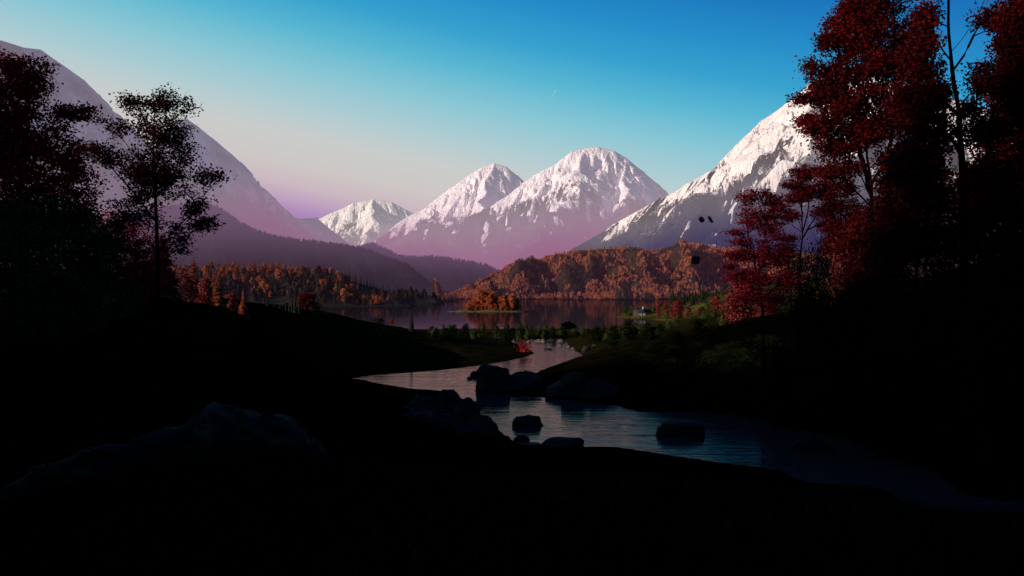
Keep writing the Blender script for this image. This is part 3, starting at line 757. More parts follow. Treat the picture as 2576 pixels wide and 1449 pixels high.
def by_px(name, meshes, unit_h, px, base, h, d, label, cat, group=None, wmul=1.):
    """stand a plant whose foot is at a measured direction and whose height is h measured units"""
    p = at(px, base, d); gzz = float(gz(p[0], p[1])[0]); s = h/FOC*d/unit_h
    o = link(name, meshes[random.randrange(len(meshes))]); o.location = (p[0], p[1], min(gzz, p[2])-.06*s)
    top = p[2]+h/FOC*d; o.scale = (s*wmul, s*wmul, (top-o.location.z)/unit_h); o.rotation_euler = (0, 0, random.uniform(0, 6.28))
    return tag(o, label, cat, group)
NEAR = 'bushes along the near lake shore'
for a in [(1173,833,15,290,'round sunlit green bush standing alone at the left of the near shore'),(1275,834,12,280,'low dark green bush between the two tiny shore conifers and the stream'),
          (1308,834,18,275,'bright green bush on the near shore above the red-stemmed shrub',),(1324,833,15,285,'taller bright green bush just left of the smallest paired bush'),(1336,833,12,285,'smallest of the paired green bushes above the weir'),
          (1357,835,13,270,'spreading green bush on the shore straight above the weir stones'),(1374,836,13,265,'green bush right of the one above the weir stones'),(1420,836,13,280,'round green bush below the floating red leaf'),
          (1446,836,16,262,'wide dark green bush left of the small shore pine'),(1538,834,13,280,'low green bush on the shore right of the shore pines'),(1559,836,18,250,'broad green bush near the mouth of the small bay'),
          (1597,838,26,215,'large green bush at the head of the small bay')]:
    by_px('green_bush', BUSH, 2.5, a[0], a[1], a[2], a[3], a[4], 'bush', NEAR)
for a in [(1392,846,17,225,'dark rounded bush right of the weir on the near shore'),(1275,850,26,200,'dark bush on the left bank above the pale weir stones'),(1502,850,22,190,'dark bush beneath the tall shore pine'),
          (1580,850,32,175,'dark mound of leaves below the bay bush'),(1540,880,30,150,'black bush on the slope right of the upper pool'),(1640,862,36,150,'black bush on the right slope above the sloping rock edge'),
          (750,800,22,180,'dim olive bush under the lone red tree'),(797,797,30,182,'black rounded bush right of the lone red tree'),(720,778,14,175,'low black bush left of the lone red tree'),
          (960,816,13,212,'small black bush on the left bank beside the pink shrub'),(1760,850,44,130,'dark bush on the right slope under the scarlet bush'),(1860,850,40,112,'dark leafy bush at the foot of the pink maple'),
          (1700,880,44,118,'dark bush on the rim of the right bank'),(2060,760,110,92,'tall black bush behind the slim pink maple'),(1990,700,70,104,'black bush at the foot of the fan-shaped maple'),
          (2300,930,130,66,'broad black bush under the thick-trunked tree'),(2120,900,90,80,'black bush right of the pink maple trunk'),(2480,900,150,58,'black bush at the right edge of the bank'),
          (2210,1000,100,70,'ferny black bush above the far bank of the stream'),(1960,960,80,84,'black bush leaning over the stream bank'),(2030,800,60,90,'black bush low between the pink maple and the tall trunk')]:
    by_px('dark_bush', BUSHB if a[2] > 35 else BUSHD, 2.5, a[0], a[1], a[2], a[3], a[4], 'bush', None)
for a in [(1201,835,13,280,'tiny conifer left of the tallest tiny conifer on the near shore'),(1240,835,15,280,'tallest of the two tiny conifers on the near shore'),
          (1491,838,22,255,'small dark shore pine below the drifting leaf'),(1035,822,40,200,'lone dark conifer on the dark left bank')]:
    by_px('conifer_tree', CN, 9.7, a[0], a[1], a[2], a[3], a[4], 'conifer', None, 1.15)
for i, a in enumerate([(735,785,44),(742,783,50),(728,786,38),(752,786,42),(672,776,36),(690,775,22),(704,777,18),(719,780,30)]):
    by_px('cypress', CN, 9.7, a[0], a[1], a[2], 172, 'slim black conifer on the brow of the left bank near the lone red tree', 'conifer', 'slim conifers by the lone red tree', .5)
# larches and red bushes in front of the left hill
for a in [(486,762,118,128,'tallest red larch standing before the rust hill'),(548,768,78,132,'middle red larch right of the tallest larch'),(612,774,50,136,'shortest dark red larch on the brow of the left bank'),(410,775,190,110,'shadowed red larch behind the black-leaved maple trunk')]:
    by_px('red_larch', LARCH, 9.8, *a, 'larch', None, .95)
for a in [(462,765,70,122,'crimson bush left of the foot of the tallest larch'),(520,768,52,126,'crimson bush between the two taller larches'),(585,772,36,134,'dark crimson bush left of the shortest larch'),
          (1656,777,15,430,'small scarlet tree behind the cabin, left of the pair'),(1675,779,19,425,'brighter scarlet tree behind the cabin, right of the pair'),(1703,812,46,330,'round crimson tree on the meadow right of the cabin'),
          (1732,794,20,360,'low crimson bush right of the round crimson tree'),(1802,782,38,300,'dull crimson bush right of the red cone-shaped tree'),(1762,800,22,330,'small crimson bush left of the red cone-shaped tree'),
          (1862,836,120,148,'large scarlet bush glowing behind the pink maple trunk'),(1925,830,90,140,'scarlet bush right of the pink maple trunk'),
          (985,816,15,218,'pale pink shrub on the crest of the left bank')]:
    by_px('red_bush', RBUSHB if a[2] > 44 else RBUSH, 3.0, *a, 'bush', None)
by_px('red_bush', variants(lambda r: bush(r, 3600, 3.6, 3.2, .022), 1, 'gloom_red_bush_mesh', leaf_mat('gloom_red_leaves', (.02,.0012,.001), (.10,.004,.003), .3, scale=.9)), 3.0, 2150, 730, 130, 84, 'dull red bush between the two tall trunks', 'bush')
by_px('red_cone_tree', RCONE, 10, 1781, 797, 46, 310, 'narrow crimson cone-shaped tree below the dark conifer row', 'tree')
CR = 'conifers in the row on the right shore'
for i, (px, top) in enumerate([(1687,733),(1693,728),(1699,736),(1706,732),(1713,728),(1720,733),(1728,736),(1735,729),(1742,723),(1749,730),(1756,733),(1762,726),(1768,722),(1775,728),(1781,726),(1788,730),(1794,732),(1801,724),(1807,728),(1814,730),(1820,722),(1828,728)]):
    by_px('conifer_tree', CN, 9.7, px, 760+(i % 3), 762-top, 440+(i % 4)*12, 'dark conifer in the row behind the cabin on the right shore', 'conifer', CR, 1.2)
r3 = np.random.default_rng(77)
for i in range(46):
    px = r3.uniform(1555, 1830); py = r3.uniform(760, 826)
    if px < 1640 and not (782 < py < 800): py = r3.uniform(784, 799)
    if px < 1690 and py < 772: py += 14
    if 1590 < px < 1640 and py > 790: px -= 40
    p = hit(px, py, 150)
    if p[2] < .25: continue
    place('green_bush', BUSH[i % 4], p, 'green bush scattered over the meadow on the right shore', 'bush', 'bushes on the right meadow', r3.uniform(.5, 1.0)*(p[1]/400)**.5)
for i in range(110):
    px = r3.uniform(1080, 1660); py = r3.uniform(832, 856)
    p = hit(px, py, 150)
    if p[1] > 320 or p[2] < .3: continue
    place('green_bush' if i % 2 else 'dark_bush', (BUSH if i % 2 else BUSHD)[i % 4], p, 'low heath bush on the flat strip between stream and lake', 'bush', 'heath bushes between stream and lake', r3.uniform(.3, .7))

for i in range(130):
    right = i % 5 > 0
    if right: px = r3.uniform(1480, 2560); py = r3.uniform(855, 1010+(px-1480)*.10)
    else: px = r3.uniform(250, 1150); py = r3.uniform(800, 930)
    p = hit(px, py, 25)
    if p[2] < 2.6 or p[1] > 300: continue
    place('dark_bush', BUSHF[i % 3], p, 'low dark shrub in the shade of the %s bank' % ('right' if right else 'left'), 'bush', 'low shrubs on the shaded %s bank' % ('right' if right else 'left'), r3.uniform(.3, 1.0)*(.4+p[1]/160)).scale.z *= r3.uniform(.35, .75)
# ------------------------------------------------------------------ red stemmed plants
def stems(name, px, base, h, d, w, n, label, seed):
    p = at(px, base, d); rr = np.random.default_rng(seed); H = h/FOC*d; Wd = w/FOC*d
    V = []; F = []
    for i in range(n):
        x0 = rr.normal()*Wd*.22; y0 = rr.normal()*Wd*.2; lean = rr.normal(size=2)*.28; hh = H*rr.uniform(.45, 1); r = H*.022
        segs = [(x0+lean[0]*hh*k/3+rr.normal()*.02*H, y0+lean[1]*hh*k/3, hh*k/3) for k in range(4)]
        for k in range(3):
            b = len(V); q0, q1 = segs[k], segs[k+1]; r0 = r*(1-k*.28); r1 = r*(1-(k+1)*.28)
            for q, rad in ((q0, r0), (q1, r1)):
                for a in range(4): V.append((q[0]+math.cos(a*1.571)*rad, q[1]+math.sin(a*1.571)*rad, q[2]))
            for a in range(4): F.append([b+a, b+(a+1) % 4, b+4+(a+1) % 4, b+4+a])
            if k:
                for s_ in range(3):
                    b = len(V); c = np.array(q1)+rr.normal(size=3)*.06*H; L = H*.07
                    dirv = rr.normal(size=3); dirv /= np.linalg.norm(dirv); sd = np.cross(dirv, rr.normal(size=3)); sd /= np.linalg.norm(sd)
                    V += [tuple(c-dirv*L), tuple(c+sd*L*.4), tuple(c+dirv*L), tuple(c-sd*L*.4)]; F.append([b, b+1, b+2, b+3])
    o = link(name, mesh_np(name, V, [np.array(F)], M_SCAR)); o.location = (p[0], p[1], min(p[2], float(gz(p[0], p[1])[0])+.3))
    return tag(o, label, 'shrub')
M_SCAR = leaf_mat('scarlet_stems', (.16,.006,.006), (.38,.018,.018), .3)
stems('red_stem_shrub', 1316, 884, 28, 176, 34, 60, 'scarlet upright-stemmed shrub at the tip of the left bank by the upper pool', 3)
stems('red_stem_shrub', 1108, 1004, 26, 84, 26, 36, 'dull red stemmed plant growing on the jagged rocks', 8)

# ------------------------------------------------------------------ rocks
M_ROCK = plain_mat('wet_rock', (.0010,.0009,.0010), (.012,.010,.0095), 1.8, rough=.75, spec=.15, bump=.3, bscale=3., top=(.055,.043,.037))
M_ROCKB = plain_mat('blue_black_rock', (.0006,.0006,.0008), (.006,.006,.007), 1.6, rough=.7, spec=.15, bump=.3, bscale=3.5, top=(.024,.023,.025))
M_ROCKP = plain_mat('pale_stone', (.05,.036,.03), (.20,.15,.125), .8, rough=.85, spec=.15, bump=.1, bscale=3.)
def rock_mesh(w, dep, h, seed, mat, cuts=9, rough=.16, flat=.0, sub=4):
    rr = np.random.default_rng(seed)
    bm = bmesh.new(); bmesh.ops.create_icosphere(bm, subdivisions=sub, radius=1.)
    V = np.array([v.co[:] for v in bm.verts])
    for k in range(cuts):
        n = rr.normal(size=3); n /= np.linalg.norm(n); o_ = rr.uniform(.55, .9)
        dd = V@n-o_; V -= np.where(dd > 0, dd*.92, 0)[:, None]*n
    if flat: V[:, 2] = np.where(V[:, 2] > flat, flat+(V[:, 2]-flat)*.2, V[:, 2])
    L = np.linalg.norm(V, axis=1, keepdims=True)
    V = V*(1 + rough*noise3(V*1.9+seed)[:, None] + rough*.45*noise3(V*5+seed)[:, None] + rough*.5*(ridged(V[:, 2]*2.6+V[:, 0]*.9+seed, V[:, 1]*1.2+V[:, 0]*.6, 3)-.6)[:, None] + rough*.22*noise3(V*14+seed)[:, None])
    V = V*np.array([w*.5, dep*.5, h])
    for v, c in zip(bm.verts, V): v.co = c
    me = bpy.data.meshes.new('boulder'); bm.to_mesh(me); bm.free(); me.materials.append(mat)
    for p in me.polygons: p.use_smooth = True
    return me
import bmesh
def boulder(px, base, w, h, label, seed, mat=None, z=STREAM_Z, d=None, cuts=9, flat=0., depth=.8, tilt=0., name='boulder', sub=5, rough=.16):
    if d is None: d = (EYE-z)*FOC/(base-CY)
    W = w/FOC*d; H = h/FOC*d
    me = rock_mesh(W*1.06, W*depth, H*1.15, seed, mat or M_ROCK, cuts, rough, flat, sub)
    x, y, zz = at(px, base, d)
    o = link(name, me); o.location = (x, y+W*depth*.35, zz-.02*H); o.rotation_euler = (R(tilt*.3), R(tilt), R(random.uniform(-20, 20)))
    return tag(o, label, 'rock')
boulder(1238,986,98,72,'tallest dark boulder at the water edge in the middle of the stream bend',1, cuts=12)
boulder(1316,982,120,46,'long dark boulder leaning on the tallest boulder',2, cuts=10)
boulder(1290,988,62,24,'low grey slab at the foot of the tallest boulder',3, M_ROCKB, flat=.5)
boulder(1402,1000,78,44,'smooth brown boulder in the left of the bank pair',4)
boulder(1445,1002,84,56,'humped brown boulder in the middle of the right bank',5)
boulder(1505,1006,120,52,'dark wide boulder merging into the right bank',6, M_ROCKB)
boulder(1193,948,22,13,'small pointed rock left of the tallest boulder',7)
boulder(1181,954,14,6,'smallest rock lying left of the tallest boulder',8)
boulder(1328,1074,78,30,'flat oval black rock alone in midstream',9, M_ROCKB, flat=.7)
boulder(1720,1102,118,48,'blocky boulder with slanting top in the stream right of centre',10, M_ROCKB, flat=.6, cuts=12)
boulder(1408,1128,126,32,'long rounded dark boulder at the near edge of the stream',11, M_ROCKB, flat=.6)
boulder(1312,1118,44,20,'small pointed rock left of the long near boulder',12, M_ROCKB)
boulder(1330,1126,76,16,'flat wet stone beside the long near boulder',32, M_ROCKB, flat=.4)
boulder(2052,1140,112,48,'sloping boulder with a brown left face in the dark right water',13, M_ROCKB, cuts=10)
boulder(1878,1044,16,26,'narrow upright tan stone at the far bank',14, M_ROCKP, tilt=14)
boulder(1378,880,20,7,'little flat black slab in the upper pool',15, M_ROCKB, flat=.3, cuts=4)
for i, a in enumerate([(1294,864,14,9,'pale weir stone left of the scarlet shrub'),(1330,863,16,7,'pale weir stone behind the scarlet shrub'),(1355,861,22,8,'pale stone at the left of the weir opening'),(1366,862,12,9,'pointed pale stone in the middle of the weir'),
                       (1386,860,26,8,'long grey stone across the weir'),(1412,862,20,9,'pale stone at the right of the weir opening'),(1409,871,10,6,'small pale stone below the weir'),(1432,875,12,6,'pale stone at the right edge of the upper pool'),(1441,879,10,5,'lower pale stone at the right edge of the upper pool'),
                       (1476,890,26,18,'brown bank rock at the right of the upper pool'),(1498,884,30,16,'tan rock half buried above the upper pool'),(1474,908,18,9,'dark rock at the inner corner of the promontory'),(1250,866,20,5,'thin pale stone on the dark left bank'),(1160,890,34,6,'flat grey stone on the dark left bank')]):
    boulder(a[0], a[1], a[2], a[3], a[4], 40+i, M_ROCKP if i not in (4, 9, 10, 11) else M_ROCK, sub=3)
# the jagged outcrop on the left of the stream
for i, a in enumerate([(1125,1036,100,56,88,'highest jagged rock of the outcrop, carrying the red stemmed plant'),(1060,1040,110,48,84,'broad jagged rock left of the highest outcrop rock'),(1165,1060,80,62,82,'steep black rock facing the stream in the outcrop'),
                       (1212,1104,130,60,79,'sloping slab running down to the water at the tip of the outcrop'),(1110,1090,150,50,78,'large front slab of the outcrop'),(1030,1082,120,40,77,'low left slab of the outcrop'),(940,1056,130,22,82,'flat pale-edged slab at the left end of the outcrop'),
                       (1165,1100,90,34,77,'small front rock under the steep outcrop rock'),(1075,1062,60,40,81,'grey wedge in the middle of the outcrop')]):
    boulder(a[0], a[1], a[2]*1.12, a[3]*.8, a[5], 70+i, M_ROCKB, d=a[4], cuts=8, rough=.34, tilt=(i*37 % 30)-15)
def mossy_rock():
    """long low rock with moss strips lying in the near grass"""
    top = np.array([(-60,1300),(0,1232),(120,1165),(250,1128),(330,1108),(430,1078),(480,1062),(505,1035),(530,1017),(580,1028),(640,1042),(700,1046),(735,1056),(770,1085),(800,1110),(826,1142),(850,1175)], float)
    n, m = 220, 40
    px = np.linspace(-60, 850, n); d = np.interp(px, [-60, 850], [24.5, 31.])
    tpy = np.interp(px, top[:, 0], top[:, 1])
    X = np.zeros((m, n)); Y = X.copy(); Z = X.copy()
    ztop = EYE-(tpy-CY)/FOC*d; xc = (px-CX)/FOC*d
    g = gz(xc, d); w = np.clip((ztop-g)*1.25, .25, 2.2)
    for j in range(m):
        a = math.pi*(j/(m-1))               # front foot to back foot over the top
        yy = d - np.cos(a)*w; zz = g-.4 + (ztop-g+.4)*np.sin(a)**.6
        X[j] = xc*yy/d; Y[j] = yy; Z[j] = zz
    along = xc[None]*1.0+Y*0
    strat = ridged(Z*2.6+along*.35, along*.22+Y*.3, 4)-.6
    Z += (strat*.28 + fbm(X*1.6, Y*1.6+Z, 4)*.14)*np.clip((Z-g[None]+.3), 0, 1)
    Y += fbm(X*1.1+3, Z*2.4, 4)*.35
    t = NT('mossy_rock_surface'); nz = t.noise(1.1, 5, map_scale=(.55, 1, 2.2)); st = t.noise(2.2, 6, map_scale=(.25, 1, 1.6), rough=.65)
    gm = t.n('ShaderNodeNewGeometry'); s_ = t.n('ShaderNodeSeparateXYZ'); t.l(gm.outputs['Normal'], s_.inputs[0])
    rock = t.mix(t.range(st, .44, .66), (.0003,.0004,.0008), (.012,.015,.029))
    rock = t.mix(t.range(s_.outputs[2], .1, .75), (.0004,.0005,.001), rock)  # sides painted near black by facing, standing in for shade
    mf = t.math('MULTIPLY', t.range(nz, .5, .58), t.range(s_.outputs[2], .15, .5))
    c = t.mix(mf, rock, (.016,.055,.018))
    mt = t.finish(t.bsdf(c, .85, .12, t.bump(t.math('ADD', st, t.math('MULTIPLY', nz, .4)), 1., .7)))
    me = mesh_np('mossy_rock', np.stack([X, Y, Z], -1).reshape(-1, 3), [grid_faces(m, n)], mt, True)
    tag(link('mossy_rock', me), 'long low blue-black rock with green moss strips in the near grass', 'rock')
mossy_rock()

# ------------------------------------------------------------------ cabin
def cabin():
    p = hit(1614, 794, 250); d = p[1]; u = d/FOC
    zb = p[2]
    t = empty('cabin', (p[0], d, zb), 'small dark-roofed lakeside cabin with a lit white door on the spit', 'cabin')
    t.rotation_euler = (0, 0, R(16))
    W, D, H, E = 36*u, 26*u, 9.5*u, 3*u
    wood = plain_mat('cabin_boards', (.035,.025,.02), (.07,.05,.04), 2.); roof = plain_mat('cabin_shingles', (.020,.020,.026), (.045,.045,.055), 1.5)
    white = plain_mat('white_paint', (.72,.66,.6), (.82,.78,.72), 2.); glass = plain_mat('window_glass', (.01,.01,.014), (.03,.03,.04), 2., rough=.1, spec=.5); brick = plain_mat('pale_chimney_brick', (.42,.36,.33), (.6,.52,.48), 3.)
    # walls with gables
    V = [(-W/2,-D/2,-.6),(W/2,-D/2,-.6),(W/2,D/2,-.6),(-W/2,D/2,-.6),(-W/2,-D/2,H),(W/2,-D/2,H),(W/2,D/2,H),(-W/2,D/2,H),(-W/2,0,H+5*u),(W/2,0,H+5*u)]
    quads = np.array([[0,1,5,4],[2,3,7,6],[1,2,6,5],[3,0,4,7]]); tris = np.array([[5,6,9],[7,4,8]])
    link('wall', mesh_np('wall', V, [quads, tris], wood), t)
    o = 4*u; rz = H+5.3*u; th = .7*u
    def slab(s):
        e = s*(D/2+o); ez = H-.9*u
        A = [(-W/2-o,e,ez),(W/2+o,e,ez),(W/2+o,0,rz),(-W/2-o,0,rz)]
        return A+[(a,b,c+th) for a, b, c in A]
    V = slab(-1)+slab(1); F = []
    for b in (0, 8): F += [[b,b+1,b+2,b+3],[b+7,b+6,b+5,b+4],[b,b+4,b+5,b+1],[b+1,b+5,b+6,b+2],[b+3,b+2,b+6,b+7],[b,b+3,b+7,b+4]]
    rf = link('roof', mesh_np('roof', V, [np.array(F)], roof), t)
    boxes('chimney', [(2*u,4.8*u,-1.6*u,1.2*u,rz-2*u,rz+7*u),(1.6*u,5.2*u,-2*u,1.6*u,rz+7*u,rz+7.8*u)], brick, rf)
    boxes('door', [(1.5*u,6*u,-D/2-.25*u,-D/2-.05*u,0,7.6*u)], white, t)
    for x in (-12*u, -6.5*u, 10*u):
        f = boxes('window', [(x-.3*u,x+3.9*u,-D/2-.28*u,-D/2-.05*u,1.2*u,1.7*u),(x-.3*u,x+3.9*u,-D/2-.28*u,-D/2-.05*u,6.8*u,7.3*u),(x-.3*u,x+.2*u,-D/2-.28*u,-D/2-.05*u,1.7*u,6.8*u),(x+3.4*u,x+3.9*u,-D/2-.28*u,-D/2-.05*u,1.7*u,6.8*u)], white, t)
        boxes('pane', [(x+.2*u,x+3.4*u,-D/2-.15*u,-D/2-.05*u,1.7*u,6.8*u)], glass, f)
    for x in (-15*u, -8*u, -1*u, 8*u, 15*u):
        boxes('porch_post', [(x-.35*u,x+.35*u,-D/2-3.3*u,-D/2-2.6*u,-.6,H-1.5*u)], white if x in (-8*u, -1*u) else wood, t)
cabin()

# ------------------------------------------------------------------ broadleaved trees of the foreground
LEAF = np.array([(0,0,0),(.42,.20,-.06),(.24,.46,-.02),(0,1,-.12),(-.24,.46,-.02),(-.42,.20,-.06)])
def leaves(tips, dirs, per, spread, flat, size, tilt, rr):
    n = len(tips)*per; spread *= .78; tilt *= 1.5
    c = np.repeat(tips, per, 0) + rr.normal(size=(n, 3))*np.array([spread, spread, spread*flat])
    nrm = np.stack([rr.normal(size=n)*tilt, rr.normal(size=n)*tilt, np.ones(n)], 1); nrm /= np.linalg.norm(nrm, axis=1, keepdims=True)
    a = rr.uniform(0, 6.28, n); h = np.stack([np.cos(a), np.sin(a), -.25+0*a], 1)
    ydir = h - nrm*(h*nrm).sum(1, keepdims=True); ydir /= np.linalg.norm(ydir, axis=1, keepdims=True); xdir = np.cross(ydir, nrm)
    s = size*rr.uniform(.6, 1.25, n)[:, None, None]
    V = c[:, None] + s*(LEAF[None, :, 0:1]*xdir[:, None]+LEAF[None, :, 1:2]*ydir[:, None]+LEAF[None, :, 2:3]*nrm[:, None])
    return V.reshape(-1, 3), np.arange(n*6).reshape(-1, 6)
def tube(P, Rr, sides):
    P = np.asarray(P); n = len(P); T = np.gradient(P, axis=0); T /= np.maximum(np.linalg.norm(T, axis=1, keepdims=True), 1e-6)
    ref = np.where(np.abs(T[:, 2:3]) > .9, np.array([[1., 0, 0]]), np.array([[0, 0, 1.]]))
    U = np.cross(T, ref); U /= np.linalg.norm(U, axis=1, keepdims=True); W = np.cross(T, U)
    a = np.arange(sides)/sides*2*math.pi
    V = P[:, None]+np.asarray(Rr)[:, None, None]*(np.cos(a)[None, :, None]*U[:, None]+np.sin(a)[None, :, None]*W[:, None])
    i = np.arange(n-1)[:, None]*sides; j = np.arange(sides)[None]
    F = np.stack([i+j, i+(j+1) % sides, i+sides+(j+1) % sides, i+sides+j], -1).reshape(-1, 4)
    return V.reshape(-1, 3), F
def broad_tree(name, label, trunk, blobs, d, r0, leafmat, bark, natt=260, per=40, lsize=.2, spread=.5, flat=.5, tilt=.7, seed=1, bf=.45, group=None, thick=1., limbs=()):
    natt = int(natt*2.3); per = max(8, int(per*.46))
    rr = np.random.default_rng(seed)
    base = at(*trunk[0], d); g = float(gz(base[0], base[1])[0]); base = np.array([base[0], base[1], min(g, base[2])])
    def loc(px, py): q = at(px, py, d); return np.array([q[0]-base[0], 0., q[2]-base[2]])
    T = [np.zeros(3)-np.array([0, 0, .3])]+[loc(*q) for q in trunk[0 if base[2] < at(*trunk[0], d)[2]-.2 else 1:]]
    T = np.array(T); T[2:, 1] += rr.normal(size=max(0, len(T)-2))*.25
    fine = []
    for a, b in zip(T[:-1], T[1:]):
        k = max(1, int(np.linalg.norm(b-a)/.5))
        for i in range(k): fine.append(a+(b-a)*i/k)
    fine.append(T[-1]); fine = np.array(fine)
    for _ in range(3): fine[1:-1] = (fine[:-2]+2*fine[1:-1]+fine[2:])/4
    B = np.array([(*loc(b[0], b[1]), b[2]/FOC*d, b[3]/FOC*d) for b in blobs]); vol = B[:, 3]*B[:, 4]; vol = vol**.8/ (vol**.8).sum()
    k = rr.choice(len(B), natt, p=vol)
    n = rr.normal(size=(natt, 3)); n /= np.linalg.norm(n, axis=1, keepdims=True); rad = (rr.uniform(.05, 1, natt)[:, None]**.5)*rr.uniform(.85, 1.28, natt)[:, None]
    A = B[k, :3] + n*rad*np.stack([B[k, 3], (B[k, 3]+B[k, 4])*.42, B[k, 4]], 1)
    zlow = T[:, 2].max()*.08
    A = A[A[:, 2] > zlow]; natt = len(A)
    # grow limbs: each leaf cluster joins the nearest limb, favouring short ways back to the trunk
    start = int(len(fine)*.22)
    nodes = list(fine); par = [-1]+list(range(len(fine)-1)); plen = [0.]
    for i in range(1, len(fine)): plen.append(plen[-1]+np.linalg.norm(fine[i]-fine[i-1]))
    cost = np.full(natt, 1e9); best = np.zeros(natt, int); done = np.zeros(natt, bool)
    def upd(i):
        nonlocal cost, best
        dv = A-nodes[i]; dd = np.linalg.norm(dv, axis=1); up = np.where(dv[:, 2] < -.1*dd, 1.8, 1.)*dd + bf*plen[i]
        m = up < cost; cost = np.where(m, up, cost); best = np.where(m, i, best)
    for i in range(start, len(fine)): upd(i)
    for lm in limbs:
        Lp = np.array([loc(*w_) for w_ in lm]); ln = np.linalg.norm(Lp[-1]-Lp[0]); sgn = rr.uniform(-1, 1)
        Lp[1:, 1] += sgn*.4*np.linalg.norm(Lp[1:]-Lp[0], axis=1)
        prev = int(np.argmin(np.linalg.norm(np.array(nodes)-Lp[0], axis=1))); Lp[0] = nodes[prev]
        seq = []
        for a, b in zip(Lp[:-1], Lp[1:]):
            k_ = max(1, int(np.linalg.norm(b-a)/.5)); seq += [a+(b-a)*(i+1)/k_ for i in range(k_)]
        seq = np.array(seq)
        for _ in range(2): seq[1:-1] = (seq[:-2]+2*seq[1:-1]+seq[2:])/4
        seq += rr.normal(size=seq.shape)*.03
        for pt in seq:
            nodes.append(pt); par.append(prev); plen.append(plen[prev]+np.linalg.norm(pt-nodes[prev])); prev = len(nodes)-1; upd(prev)
    natt_grow = natt
    tips = []
    for _ in range(natt_grow):
        c = np.where(done, 1e9, cost); j = int(np.argmin(c)); done[j] = True
        p0 = nodes[best[j]]; v = A[j]-p0; L = np.linalg.norm(v); m = max(1, int(L/.7)); prev = int(best[j])
        bend = rr.normal(size=3)*L*.10; sag = np.array([0, 0, L*.10])
        for q in range(1, m+1):
            t = q/m; pt = p0+v*t+(bend+sag)*math.sin(math.pi*t)*(1 if m > 1 else 0)
            nodes.append(pt); par.append(prev); plen.append(plen[prev]+L/m); prev = len(nodes)-1; upd(prev)
        tips.append(prev)
    N = np.array(nodes); par = np.array(par)
    cnt = np.zeros(len(N)); 
    for t_ in tips: cnt[t_] += 1
    for i in range(len(N)-1, 0, -1):
        if par[i] >= 0: cnt[par[i]] += cnt[i]
    rt = r0/max(cnt[0], 1)**.5
    rad = np.maximum(rt*np.maximum(cnt, 1)**.5*thick, .010*d/50)
    nt = len(fine); tt = np.linspace(0, 1, nt)
    rad[:nt] = np.maximum(rad[:nt], r0*(1-tt*.86)); rad[:nt] = np.minimum(rad[:nt], r0*(1.02-tt*.7)); rad[0] = r0*1.5; 
    if nt > 2: rad[1] = r0*1.2
    parts = [tube(fine, rad[:nt], 10)]
    # limbs as chains
    kids = {}
    for i in range(nt, len(N)): kids.setdefault(par[i], []).append(i)
    stack = [(p, k_) for p in kids for k_ in kids[p] if p < nt]
    while stack:
        p, i = stack.pop(); ch = [p, i]
        while i in kids:
            ks = sorted(kids[i], key=lambda q: -cnt[q])
            for o_ in ks[1:]: stack.append((i, o_))
            i = ks[0]; ch.append(i)
        rc = rad[ch].copy(); rc[0] = min(rc[0], rc[1]*1.25)
        parts.append(tube(N[ch], rc, 6 if rc.max() > .05 else 4))
    root = empty(name, tuple(base), label, 'tree', group)
    v, f = join(parts)
    link('trunk', mesh_np('trunk', v, [f], bark, True), root)
    tp = N[tips]; pm = N[par[tips]]
    pts = np.concatenate([tp, tp*.55+pm*.45]); 
    v, f = leaves(pts, None, int(per*.85), spread, flat, lsize, tilt, rr)
    link('crown', mesh_np('crown', v, [f], leafmat), root)
    return root
BARK = plain_mat('dark_bark', (.0006,.0005,.0005), (.002,.0016,.0016), 3., spec=0., bump=.03, bscale=9)
L_RED = leaf_mat('maple_red', (.07,.0025,.0025), (.36,.011,.012), .2, scale=.22, trans=.4)
L_DRED = leaf_mat('maple_dark_red', (.12,.004,.004), (.66,.014,.014), .2, scale=.22, trans=.4)
L_RED4 = leaf_mat('maple_tall_red', (.035,.0014,.0014), (.17,.0055,.006), .2, scale=.22, trans=.4)
L_EDGE = leaf_mat('maple_edge_red', (.022,.001,.001), (.12,.0036,.0038), .2, scale=.22, trans=.35)
L_DK = leaf_mat('maple_gloom_red', (.012,.0008,.0008), (.085,.0025,.0025), .2, scale=.22, trans=.3)
L_BLK = leaf_mat('maple_black_red', (.005,.0012,.0012), (.05,.0035,.0035), .2, scale=.3, trans=.3)
L_PINK = leaf_mat('maple_pink', (.055,.003,.007), (.24,.012,.027), .2, scale=.3, trans=.45)
L_PINKD = leaf_mat('maple_wine', (.05,.0025,.005), (.19,.009,.020), .2, scale=.3, trans=.45)
L_GRN = leaf_mat('dark_green_leaves', (.0008,.0016,.0007), (.0055,.011,.0035), .3, rough=.95, spec=.02, scale=.5)
L_GRNL = leaf_mat('green_shade_leaves', (.002,.005,.0015), (.030,.070,.018), .3, rough=.9, spec=.02, scale=.9)
